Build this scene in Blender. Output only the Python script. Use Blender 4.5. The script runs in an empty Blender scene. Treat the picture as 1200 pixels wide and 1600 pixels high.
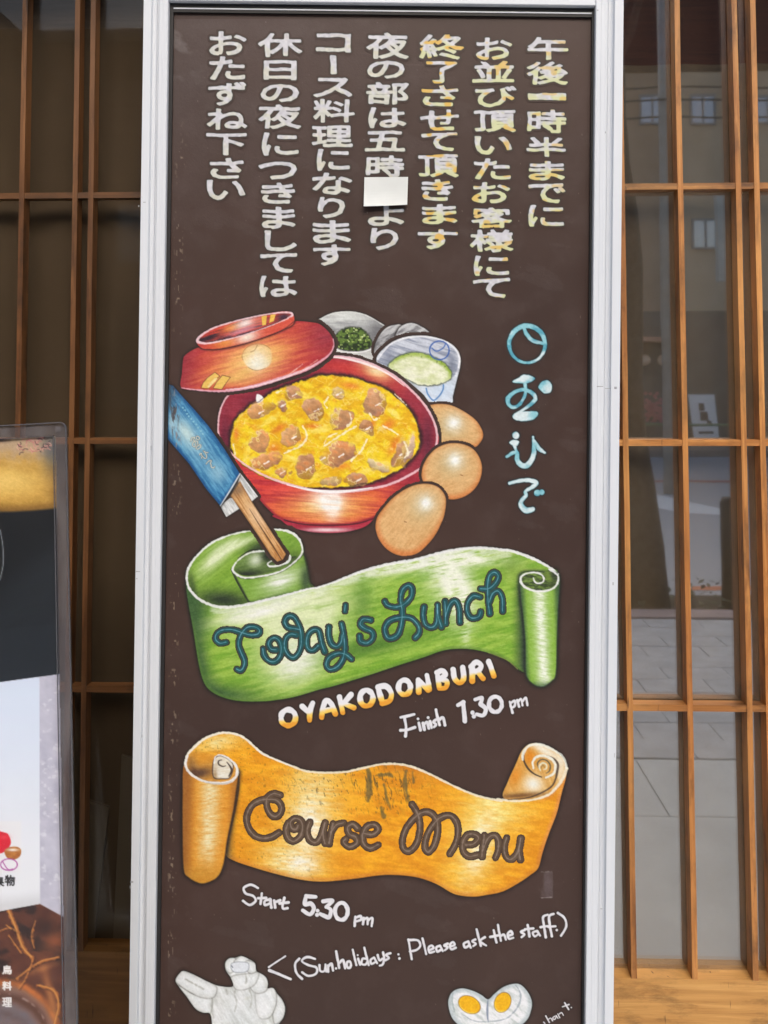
import bpy, bmesh, math, random
import numpy as np
from mathutils import Vector, Matrix

sc = bpy.context.scene
COL = sc.collection

# ---------------------------------------------------------------- camera, sky, sun, exposure
F = 1250.0; CX, CY = 600.0, 545.0                 # the lens in photograph pixels; its axis crosses the frame at (CX, CY)
cam_d = bpy.data.cameras.new('camera'); cam = bpy.data.objects.new('camera', cam_d); COL.objects.link(cam)
CAM = Vector((0, 0, 1.35))
cam.location = CAM
RC = Matrix.Rotation(math.radians(1.5), 3, 'Z') @ Matrix.Rotation(math.radians(92.5), 3, 'X') @ Matrix.Rotation(math.radians(-.13), 3, 'Z')
cam.rotation_euler = RC.to_euler()
cam_d.sensor_fit = 'VERTICAL'; cam_d.sensor_height = 36.0; cam_d.lens = 36.0 * F / 1600
cam_d.shift_y = (CY - 800) / 1600.0; cam_d.shift_x = -(CX - 600) / 1600.0
cam_d.clip_start = .02; cam_d.clip_end = 400
sc.camera = cam
world = bpy.data.worlds.new('World'); sc.world = world; world.use_nodes = True
wn = world.node_tree.nodes; bg = wn['Background']
sky = wn.new('ShaderNodeTexSky'); sky.sky_type = 'NISHITA'; sky.sun_disc = False
SUN_EL, SUN_AZ = 36.0, 165.0                      # degrees; azimuth measured like sun_rotation
sky.sun_elevation = math.radians(SUN_EL); sky.sun_rotation = math.radians(SUN_AZ); sky.dust_density = 4; sky.air_density = 1.2
world.node_tree.links.new(sky.outputs[0], bg.inputs[0]); bg.inputs[1].default_value = .15
sd = bpy.data.lights.new('sun', 'SUN'); so = bpy.data.objects.new('sun', sd); COL.objects.link(so)
sd.energy = 1.5; sd.angle = math.radians(60); sd.color = (1, .97, .93)
az = math.radians(SUN_AZ); el = math.radians(SUN_EL)
sdir = Vector((math.sin(az) * math.cos(el), math.cos(az) * math.cos(el), math.sin(el)))
so.rotation_euler = sdir.to_track_quat('Z', 'Y').to_euler()
so.location = (0, -2, 6)
vs = sc.view_settings; vs.view_transform = 'Standard'; vs.look = 'None'; vs.exposure = .72; vs.gamma = 1; vs.use_curve_mapping = False
sc.cycles.max_bounces = 8; sc.cycles.transparent_max_bounces = 12; sc.cycles.use_denoising = True

def ray(px, py):
    return (RC @ Vector(((px - CX) / F, -(py - CY) / F, -1))).normalized()
def on_plane(px, py, p0, n):
    d = ray(px, py); return CAM + d * ((p0 - CAM).dot(n) / d.dot(n))
def on_y(px, py, y):
    d = ray(px, py); return CAM + d * (y / d.y)
GLASS_Y = 1.374
def seen_in_glass(px, py, dist, gy=GLASS_Y):
    """the street point, dist metres out from the glass, whose mirror image stands at this pixel"""
    d = ray(px, py); h = CAM + d * (gy / d.y)
    return Vector((h.x + d.x / d.y * dist, gy - dist, h.z + d.z / d.y * dist))
# ---------------------------------------------------------------- painter: brush work computed on a fine grid
def sm(a, b, x):
    t = np.clip((x - a) / (b - a), 0, 1)
    return t * t * (3 - 2 * t)

def _hash(ix, iy, seed):
    h = (ix.astype(np.int64) * 374761393 + iy.astype(np.int64) * 668265263 + seed * 974711) & 0xffffffff
    h = ((h ^ (h >> 13)) * 1274126177) & 0xffffffff
    return ((h ^ (h >> 16)) & 0xffff) / 65535.0

def vnoise(X, Y, sx, sy=None, ang=0.0, seed=0):
    sy = sy or sx
    c, s = math.cos(math.radians(ang)), math.sin(math.radians(ang))
    u = (X * c + Y * s) / sx + 1000.3; v = (-X * s + Y * c) / sy + 1000.7
    iu = np.floor(u); iv = np.floor(v); fu = u - iu; fv = v - iv
    fu = fu * fu * (3 - 2 * fu); fv = fv * fv * (3 - 2 * fv)
    a = _hash(iu, iv, seed); b = _hash(iu + 1, iv, seed); cc = _hash(iu, iv + 1, seed); d = _hash(iu + 1, iv + 1, seed)
    return (a * (1 - fu) + b * fu) * (1 - fv) + (cc * (1 - fu) + d * fu) * fv

def fbm(X, Y, sx, sy=None, ang=0.0, seed=0, n=3):
    sy = sy or sx; t = 0; w = 0; k = 1.0
    for i in range(n):
        t = t + k * vnoise(X, Y, sx / 2 ** i, sy / 2 ** i, ang, seed + 17 * i); w += k; k *= .55
    return t / w

def spline(pts, closed=False, n=8):
    p = np.asarray(pts, float)
    m = len(p); out = []
    if m < 3 and not closed: return p
    rng = range(m if closed else m - 1)
    for i in rng:
        if closed: p0, p1, p2, p3 = p[(i - 1) % m], p[i], p[(i + 1) % m], p[(i + 2) % m]
        else: p0, p1, p2, p3 = p[max(i - 1, 0)], p[i], p[i + 1], p[min(i + 2, m - 1)]
        for k in range(n):
            t = k / n
            out.append(.5 * (2 * p1 + (p2 - p0) * t + (2 * p0 - 5 * p1 + 4 * p2 - p3) * t * t + (3 * p1 - p0 - 3 * p2 + p3) * t ** 3))
    if not closed: out.append(p[-1])
    return np.array(out)

def R(pts, ox, oy, s):
    return [(ox + a[0] / s, oy + a[1] / s) + tuple(a[2:]) for a in pts]

def segs_of(poly):
    p = np.asarray(poly, float)[:, :2]
    return np.concatenate([p, np.roll(p, -1, 0)], 1)

def sdf_segs(X, Y, segs):
    """signed distance to a set of closed loops given as segments (negative inside, even-odd)"""
    best = np.full(X.shape, 1e9, np.float32); ins = np.zeros(X.shape, bool)
    X = X.astype(np.float32); Y = Y.astype(np.float32)
    for x1, y1, x2, y2 in segs:
        dx, dy = x2 - x1, y2 - y1; L = dx * dx + dy * dy
        if L < 1e-12: continue
        t = np.clip(((X - x1) * dx + (Y - y1) * dy) / L, 0, 1)
        d = (X - x1 - t * dx) ** 2 + (Y - y1 - t * dy) ** 2
        np.minimum(best, d, out=best)
        if y1 != y2:
            ins ^= ((Y >= min(y1, y2)) & (Y < max(y1, y2)) & (X < x1 + (Y - y1) / dy * dx))
    best = np.sqrt(best)
    return np.where(ins, -best, best)

class Layer:
    """a window of the painted board: colour (photo sRGB 0..255) and cover"""
    def __init__(s, x0, y0, x1, y1, h=1.0):
        s.h = h
        s.x = np.arange(x0, x1 + h * .5, h); s.y = np.arange(y0, y1 + h * .5, h)
        s.X, s.Y = np.meshgrid(s.x, s.y)
        s.col = np.zeros(s.X.shape + (3,), np.float32); s.a = np.zeros(s.X.shape, np.float32)
        s.S = (slice(None), slice(None))
    def win(s, x0, y0, x1, y1):
        i0 = np.searchsorted(s.x, x0); i1 = np.searchsorted(s.x, x1); j0 = np.searchsorted(s.y, y0); j1 = np.searchsorted(s.y, y1)
        return (slice(j0, j1), slice(i0, i1))
    def poly(s, pts, smooth=True, n=8):
        return sdf_segs(s.X, s.Y, segs_of(spline(pts, True, n) if smooth else pts))
    def over(s, color, m, W=None):
        """paint: cover and colour"""
        W = W or s.S
        m = np.clip(m, 0, 1)
        c = np.asarray(color, np.float32)
        a0 = s.a[W]; a = m + a0 * (1 - m)
        k = np.where(a > 1e-6, m / np.maximum(a, 1e-6), 0)[..., None]
        s.col[W] = s.col[W] * (1 - k) + c * k; s.a[W] = a
    def tint(s, color, m, W=None):
        """colour only, cover unchanged"""
        W = W or s.S
        m = np.clip(m, 0, 1)[..., None]
        s.col[W] = s.col[W] * (1 - m) + np.asarray(color, np.float32) * m
    def halo(s, d, w=3.0, k=.8, color=(34, 28, 26)):
        n = .75 + .5 * fbm(s.X, s.Y, 9, seed=5)
        s.over(color, k * np.exp(-(np.maximum(d, 0) / (w * n)) ** 2))
    def fill(s, d, color, soft=.8):
        s.over(color, sm(soft, -soft, d))
    def blob(s, cx, cy, rx, ry, ang=0, p=2.0):
        c, q = math.cos(math.radians(ang)), math.sin(math.radians(ang))
        u = ((s.X - cx) * c + (s.Y - cy) * q) / rx; v = (-(s.X - cx) * q + (s.Y - cy) * c) / ry
        return np.exp(-(u * u + v * v) ** (p / 2))
    def dline(s, pts, w=None, smooth=True, pad=14, n=7):
        """distance to a curve minus its local half width; returns (window, distance)"""
        p = np.asarray([tuple(a) + ((w,) if len(a) < 3 else ()) for a in pts], float)
        if smooth and len(p) > 2: p = spline(p, False, n)
        W = s.win(p[:, 0].min() - pad, p[:, 1].min() - pad, p[:, 0].max() + pad, p[:, 1].max() + pad)
        X = s.X[W]; Y = s.Y[W]; best = np.full(X.shape, 1e9)
        if len(p) == 1: return W, np.hypot(X - p[0, 0], Y - p[0, 1]) - p[0, 2]
        for a, b in zip(p[:-1], p[1:]):
            dx, dy = b[0] - a[0], b[1] - a[1]; L = dx * dx + dy * dy + 1e-9
            t = np.clip(((X - a[0]) * dx + (Y - a[1]) * dy) / L, 0, 1)
            d = np.hypot(X - a[0] - t * dx, Y - a[1] - t * dy) - (a[2] + (b[2] - a[2]) * t)
            np.minimum(best, d, out=best)
        return W, best
    def line(s, pts, w, color, k=1.0, soft=.7, tint=False, rough=0.0, seed=1, smooth=True):
        W, d = s.dline(pts, w, smooth)
        if rough: d = d + rough * (vnoise(s.X[W], s.Y[W], 3.2, seed=seed) - .5) * 2
        m = k * sm(soft, -soft, d)
        (s.tint if tint else s.over)(color, m, W)
        return W, d

def mixc(a, b, t):
    a = np.asarray(a, np.float32); b = np.asarray(b, np.float32)
    return a + (b - a) * np.clip(t, 0, 1)[..., None]
# ---------------------------------------------------------------- the painted motifs, each on its own layer
WHITE = (232, 232, 236)

def brush(L, ang, k=10, sx=26, sy=2.0, seed=3, m=None):
    n = (fbm(L.X, L.Y, sx, sy, ang, seed, 3) - .5) * 2 * k
    if m is not None: n = n * m
    L.col += n[..., None]

def art_lid():
    L = Layer(262, 476, 532, 624)
    q = lambda p: R(p, 270, 470, 4.615)
    body = q([(75,420),(90,392),(130,362),(180,338),(300,290),(500,220),(700,170),(870,147),(1000,155),(1062,170),(1120,220),(1152,270),(1162,320),(1130,392),(1060,452),(950,512),(800,563),(640,612),(480,642),(330,655),(180,642),(62,626),(66,520)])
    d = L.poly(body); L.halo(d, 3.2)
    X, Y = L.X, L.Y
    st = fbm(X, Y, 30, 3, -14, 11)
    c = mixc((190,54,58), (214,80,62), sm(.3,.75,st))
    c = mixc(c, (150,46,62), np.clip(L.blob(284,575,26,60,10) + L.blob(512,525,38,34,20), 0, 1) * (.6 + .6 * st))
    c = mixc(c, (236,146,76), np.clip(L.blob(372,572,52,24,-14) + L.blob(418,552,44,18,-20), 0, 1) * (.5 + .8 * st))
    c = mixc(c, (246,208,128), np.clip(L.blob(398,566,46,30,-12), 0, 1) * (.55 + .6 * st))
    c = mixc(c, (240,200,110), L.blob(360,592,36,9,-4) * .7)
    L.fill(d, c)
    # round emblem with the strong highlight
    e = L.poly(q([(500,405),(520,350),(570,318),(640,312),(700,345),(716,400),(700,460),(650,492),(590,500),(535,470)]))
    L.tint((240,222,160), sm(2,-3,e) * .6)
    L.tint((250,248,238), L.blob(402,562,12,15) * (.35 + .8 * fbm(X, Y, 6, 4, 60, 3)))
    L.tint((238,244,240), sm(1,-1,e) * L.blob(402,572,24,12) * .6)
    L.tint((150,110,60), sm(1.1,.2,np.abs(e)) * .5 * sm(.3,.6,vnoise(X, Y, 9, seed=4)))
    L.line(q([(560,370),(590,355),(610,320)]), .6, (150,110,60), .7, tint=True)
    # lower lip
    L.line(q([(62,628,.8),(180,643,1.2),(330,652,1.6),(480,638,2.2),(640,602,2.6),(800,552,2.4),(950,500,2.2),(1060,440,1.8),(1130,385,1.2),(1160,325,.8),(1156,275,.5)]), 1, (232,170,186), .95, rough=.5)
    L.line(q([(380,640,.4),(560,622,.9),(760,568,1.3),(930,506,1.),(1050,446,.4)]), 1, (244,214,222), .9, rough=.4)
    L.line(q([(820,545),(880,500),(935,458)]), .8, (240,190,180), .8, tint=True, rough=.5)
    L.line(q([(900,520),(980,470),(1045,425)]), .7, (240,180,170), .7, tint=True, rough=.5)
    for g in ([(304,518),(335,543),(300,572),(258,632),(206,627),(222,590),(252,556)], [(358,539),(412,552),(384,590),(352,637),(294,629),(316,590)]):
        dg = L.poly(q(g), False); L.tint((96,50,40), sm(1.6,.4,dg) * .8); L.tint((238,196,98), sm(.6,-.6,dg))
    L.tint((246,222,150), L.poly(q([(300,560),(318,565),(270,620),(250,618)])) < 0)
    # ring foot on top
    ring = q([(172,290),(205,246),(300,190),(450,145),(620,106),(760,80),(835,78),(872,105),(868,165),(800,205),(700,247),(600,282),(480,318),(330,347),(230,347),(188,325)])
    dr = L.poly(ring); L.over((34,26,26), .8 * np.exp(-(np.maximum(dr,0)/2.4)**2))
    st2 = fbm(X, Y, 20, 2.2, -16, 31)
    c = mixc((204,64,58), (226,98,66), st2)
    c = mixc(c, (236,150,70), L.blob(352,536,18,8,-14) * .9)
    c = mixc(c, (248,232,216), L.blob(386,527,19,9,-16))
    c = mixc(c, (176,50,58), L.blob(310,540,12,8) * .6)
    L.fill(dr, c)
    top = q([(178,288),(210,252),(300,196),(500,136),(700,96),(830,84),(860,102),(832,122),(760,152),(650,196),(500,246),(350,286),(250,305),(192,298)])
    dt = L.poly(top)
    c = mixc((60,34,46), (206,66,54), sm(.2,.6,st2) * sm(300,318,X))
    c = mixc(c, (236,140,66), L.blob(362,512,16,6,-18))
    c = mixc(c, (246,232,226), L.blob(384,505,18,7,-18))
    c = mixc(c, (222,150,170), L.blob(378,517,26,4,-18) * .8)
    c = mixc(c, (226,120,100), L.blob(405,500,12,7,-10) * .8)
    c = mixc(c, (66,44,62), L.blob(443,495,12,6,-12))
    c = mixc(c, (50,34,46), L.blob(322,530,20,4,-16))
    L.tint(c, sm(.8,-.8,dt))
    for g in ([(640,112),(678,104),(672,172),(646,178)], [(706,100),(742,96),(728,146),(694,160)]):
        L.tint((240,196,84), sm(.7,-.7,L.poly(q(g), False)))
    L.line(q([(200,300),(350,284),(500,246),(650,196),(760,150),(830,118)]), .8, (60,34,44), .8, tint=True)
    L.line(q([(830,122,.9),(862,104,1.6),(835,84,1.4),(700,94,1.1),(500,134,1.),(300,194,1.3),(205,250,1.8),(176,288,2.2),(200,302,2.0),(260,306,1.4),(360,286,1.0),(500,250,.7),(700,182,.6),(830,128,.9)]), 1, (240,206,214), .95, rough=.4)
    L.line(q([(872,150),(800,205),(700,248),(600,284),(480,318),(330,348),(240,350)]), .7, (80,30,34), .8, tint=True)
    brush(L, -14, 13, 22, 2, 7, sm(1,-1,np.minimum(d,dr)))
    return L

def art_bowl():
    L = Layer(334, 550, 690, 838)
    q = lambda p: R(p, 240, 470, 2.4)
    X, Y = L.X, L.Y
    foot = q([(470,800),(480,824),(520,850),(600,868),(700,869),(780,852),(818,826),(830,790)])
    out = q([(246,520),(285,575),(330,645),(380,722),(430,782),(480,820),(560,838),(660,842),(760,835),(850,802),(930,742),(1000,682),(1048,600),(1060,500),(900,600),(640,660),(400,600)])
    rim = q([(242,470),(250,410),(275,360),(320,320),(400,280),(500,235),(600,212),(680,208),(780,224),(900,280),(1000,370),(1050,450),(1063,520),(1040,592),(980,642),(880,690),(760,712),(640,716),(520,692),(420,657),(340,612),(280,560),(248,510)])
    dr = L.poly(rim); do = L.poly(out); df = L.poly(foot)
    d = np.minimum(np.minimum(dr, do), df)
    L.halo(d, 3.4)
    st = fbm(X, Y, 34, 3, 4, 21)
    cf = mixc((150,34,54), (206,60,80), st); cf = mixc(cf, (246,232,236), L.blob(512,828,34,3.2) * .95)
    L.fill(df, cf)
    co = mixc((186,48,58), (222,70,62), sm(.3,.7,st))
    co = mixc(co, (150,34,54), L.blob(640,750,34,30,-40) * .8)
    co = mixc(co, (236,132,56), np.clip(L.blob(500,800,78,20,2) + L.blob(560,780,50,22,-12) * .7, 0, 1) * (.4 + .9 * st))
    co = mixc(co, (248,206,120), np.clip(L.blob(508,790,52,20,2), 0, 1) * (.35 + .9 * st))
    co = mixc(co, (252,250,246), np.clip(L.blob(512,780,26,20) + L.blob(520,790,12,22), 0, 1) * (.45 + .9 * st))
    co = mixc(co, (140,30,52), sm(-5,-1,do) * sm(760,800,Y) * .8)
    L.fill(do, co)
    L.line(q([(490,822),(560,838),(660,842),(760,836),(830,815)]), 1.0, (60,24,34), .8, tint=True)
    # inner wall
    ci = mixc((140,38,58), (170,52,66), st)
    ci = mixc(ci, (206,60,58), L.blob(540,575,50,12,8))
    ci = mixc(ci, (238,140,74), L.blob(590,583,30,14,24) * (.5 + .7 * st))
    ci = mixc(ci, (250,226,176), L.blob(586,578,22,9,24) * (.5 + .8 * st))
    ci = mixc(ci, (196,60,62), L.blob(622,604,14,18,-40) * .6)
    ci = mixc(ci, (96,34,56), np.clip(L.blob(352,690,10,40) + L.blob(668,690,10,40) + L.blob(440,610,60,9,-18), 0, 1) * .8)
    L.fill(dr, ci)
    # food
    food = q([(295,470),(288,540),(308,592),(360,634),(440,673),(540,697),(640,703),(760,692),(870,661),(950,612),(996,552),(992,470),(962,410),(900,352),(840,318),(760,293),(690,280),(620,281),(560,298),(500,318),(460,333),(400,372),(355,398),(318,430)])
    dfo = L.poly(food) + (fbm(X, Y, 8, seed=41) - .5) * 5
    L.tint((46,30,34), sm(7,0,dfo) * .85 * sm(.5,-1,dr))
    n1 = fbm(X, Y, 18, 9, 30, 51); n2 = fbm(X, Y, 12, 5, -35, 61); n3 = fbm(X, Y, 20, 12, 50, 71)
    c = mixc((236,182,20), (250,218,34), sm(.3,.7,n1))
    c = mixc(c, (250,224,90), sm(.6,.85,n2) * .8)
    c = mixc(c, (212,140,24), sm(.62,.85,1 - n2) * .5)
    c = mixc(c, (238,140,40), sm(.66,.85,n3) * .4)
    L.fill(dfo, c)
    mf = sm(.5,-.5,dfo)
    for cx, cy, rx, ry, a in ((740,318,40,14,10),(880,465,30,16,-30),(820,462,14,14,0),(470,478,30,12,-30),(450,560,26,30,0),(700,617,34,16,0),(540,520,26,14,0),(905,540,18,40,30),(600,470,30,10,0),(310,500,10,26,0)):
        L.tint((232,118,46), L.blob(240+cx/2.4, 470+cy/2.4, rx/2.4, ry/2.4, a) * .75 * mf)
    # strings of egg white
    def swirls(m):
        for x_, y_, rx_, ry_, a_ in ((430,450,60,14,-30),(560,350,50,12,20),(640,480,70,16,-15),(500,590,60,14,10),(760,520,60,18,-40),(900,420,40,14,40),(800,640,60,12,-15),(350,560,16,50,10),(620,650,50,12,0),(720,350,50,12,30)):
            b_ = L.blob(240+x_/2.4, 470+y_/2.4, rx_/2.4, ry_/2.4, a_)
            L.tint(mixc((246,206,30), (254,240,150), n1), sm(.35,.7,b_ * (.5 + fbm(X, Y, 9, 4, a_, int(x_)))) * m)
    swirls(.6 * mf)
    wn = np.abs(fbm(X, Y, 30, 20, 25, 81) - .5)
    L.tint((250,232,150), sm(.03,.004,wn) * .5 * mf * sm(.4,.6,n3))
    wn = np.abs(fbm(X, Y, 24, 16, -40, 91) - .5)
    L.tint((252,240,190), sm(.02,.004,wn) * .4 * mf * sm(.45,.6,n1))
    chunks = ((395,412,42,27,-12,(206,140,82)),(523,347,30,28,0,(172,118,96)),(482,388,16,20,0,(146,104,106)),(602,404,37,40,0,(172,114,76)),(702,440,40,40,0,(182,128,92)),(832,380,42,50,15,(184,130,100)),
        (800,474,20,24,-10,(146,84,52)),(398,530,32,46,0,(206,138,82)),(518,506,38,36,-30,(204,146,92)),(412,602,54,26,-10,(214,134,74)),(478,640,24,20,0,(210,140,84)),(574,620,36,46,15,(160,98,66)),
        (692,572,54,44,-18,(184,114,74)),(668,672,38,18,0,(214,190,130)),(762,668,34,24,15,(156,98,66)),(848,622,38,16,28,(236,226,190)),(925,568,18,46,22,(176,120,86)),(956,560,12,44,18,(206,190,190)),(632,590,12,12,0,(214,170,90)),(690,345,20,22,20,(214,196,130)))
    for i, (cx, cy, rx, ry, a, cc) in enumerate(chunks):
        cc = tuple(.55 * v + .45 * w for v, w in zip(cc, (236,182,118))); rx *= 1.06; ry *= 1.02
        x, y = 240 + cx / 2.4, 470 + cy / 2.4; rx /= 2.4; ry /= 2.4
        W = L.win(x - 30, y - 30, x + 30, y + 30); XX, YY = X[W], Y[W]
        t = math.radians(a); u = ((XX-x)*math.cos(t)+(YY-y)*math.sin(t))/rx; v = (-(XX-x)*math.sin(t)+(YY-y)*math.cos(t))/ry
        r = (np.hypot(u, v) - 1) * min(rx, ry) + (fbm(XX, YY, 15, seed=100 + i) - .5) * 15
        L.tint((250,230,120), sm(3.4,.8,r) * .5 * sm(-.2,.6,np.sin(np.arctan2(v,u)+i)), W)
        L.tint((128,76,60), sm(2.2,.2,r) * .5 * sm(-.9,.5,u * .4 + v), W)
        nn = fbm(XX, YY, 10, 6, 30, seed=200 + i, n=2)
        c = mixc(np.array(cc) * .80, np.minimum(np.array(cc) * 1.14, 255), sm(0,1,nn) * .7 + .15 + .3 * (-v)); c = mixc(c, (232,206,186), sm(.3,1.,-v - .6 * u) * .45 * nn)
        c = mixc(c, (140,98,100), sm(.3,1.3,v + .5 * u) * .5)
        c = mixc(c, (226,128,60), sm(.62,.8,nn) * .35)
        dip = math.cos(i * 2.4) * u + math.sin(i * 2.4) * v + (fbm(XX, YY, 7, seed=500 + i) - .5) * 1.6
        L.tint(c, sm(1.8,-1.4,r) * (1 - .85 * sm(.35,.8,dip)), W)
        L.tint((250,232,170), sm(.35,.5,dip) * sm(.72,.55,dip) * sm(.6,-.6,r) * .6, W)
        if i not in (13, 15, 4, 7):
            hx, hy = x + .2 * rx, y + .15 * ry
            L.line([(hx - 3.5, hy + 2.5), (hx + 3.5, hy - 1.5)], 1.0, (252,246,240), .9, tint=True, rough=.8, seed=i)
    swirls(.62 * mf * sm(.42,.6,fbm(X, Y, 12, 7, 20, 400)))
    for p in ([(655,360),(640,385),(650,400)],[(905,350),(930,375),(945,390)],[(560,470),(575,510),(550,545),(515,560),(490,572)],[(640,545),(700,505),(760,470)],[(740,600),(780,560),(800,520)],[(860,470),(900,490),(915,500)],[(640,535),(655,510),(690,495)],[(300,540),(306,575)],[(460,345),(480,336)],[(940,530),(955,570),(940,590)],[(810,420),(825,445),(845,440)],[(735,420),(742,455),(725,470)]):
        L.line(q(p), 1.3, (252,244,214), .85, tint=True, rough=1.2, seed=int(p[0][0]))
    L.tint((254,252,250), sm(1,-1,L.poly(q([(388,350),(405,356),(412,370),(392,384),(384,370)]))))
    L.tint((46,34,30), sm(1.4,.2,np.abs(dfo + .4)) * .55)
    # light rim
    rp = spline(rim, True, 6)
    L.line([(a, b, 1.2 + .9 * max(0, math.cos(math.atan2(b-665, a-511) - 1.5)) + .8 * max(0, math.cos(math.atan2(b-665, a-511) + .9))) for a, b in list(rp) + [rp[0]]], 1, (240,196,204), .95, rough=.4, smooth=False)
    L.line(q([(500,690,.5),(580,708,1.6),(660,716,2.6),(740,712,1.8),(820,700,.6)]), 1, (250,246,246), .95, tint=True)
    L.line(q([(620,212,.4),(700,214,1.2),(800,238,1.8),(880,275,1.2),(940,320,.5)]), 1, (250,236,236), .95, tint=True)
    brush(L, 3, 12, 26, 2.2, 9, sm(.5,-.5,d) * (1 - mf * .4))
    return L

def egg(L, pts, hi, axis, seed, spot=None):
    d = L.poly(pts); L.halo(d, 2.2, .6)
    X, Y = L.X, L.Y
    n = fbm(X, Y, 14, 8, axis, seed)
    c = mixc((214,162,100), (232,188,130), n)
    e = np.clip(-d / 26, 0, 1)
    c = mixc((214,130,68), c, sm(-.1,.4,e + .2 * (hi[1] + 26 - Y) / 60))
    c = mixc(c, (176,112,66), sm(-2.2,-.2,d) * .55)
    c = mixc(c, (196,186,138), L.blob(hi[0]-6, hi[1]+6, 26, 22, axis) * .6)
    c = mixc(c, (232,230,212), L.blob(hi[0], hi[1], 14, 14, axis) * (.6 + .8 * fbm(X, Y, 5, 3, axis, 77)))
    c = mixc(c, (252,254,252), L.blob(hi[0], hi[1], 6, 6.5, axis) * .95)
    L.fill(d, c)
    L.tint((150,96,50), sm(.86,.95,vnoise(X, Y, 2.2, seed=seed + 3)) * .15 * sm(0,-2,d))
    if spot: L.line([spot, (spot[0]+3, spot[1]+1)], .8, (140,90,44), .8, tint=True)
    brush(L, axis, 13, 14, 2.6, seed, sm(1,-1,d))
    return L

def art_eggs():
    A = Layer(656, 622, 764, 712)
    egg(A, [(662,690),(664,640),(676,632),(700,632),(722,641),(742,655),(752,669),(755,681),(750,692),(740,699),(717,694),(695,696),(680,704),(668,702)], (709,661), 20, 5)
    B = Layer(650, 684, 760, 790)
    q = lambda p: R(p, 520, 680, 4.615)
    egg(B, q([(640,282),(652,218),(690,150),(750,92),(830,60),(920,60),(1000,90),(1052,150),(1076,230),(1062,320),(1020,390),(950,442),(862,464),(780,440),(690,380),(650,330)]), (711,719), -20, 15, (720,742))
    C = Layer(578, 746, 706, 878)
    egg(C, q([(308,650),(322,588),(370,520),(435,450),(520,390),(600,357),(680,350),(750,368),(797,412),(817,470),(808,560),(788,622),(745,710),(690,782),(620,846),(540,872),(460,862),(390,822),(338,760),(314,700)]), (665,786), -50, 25, (632,815))
    return A, B, C

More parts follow.
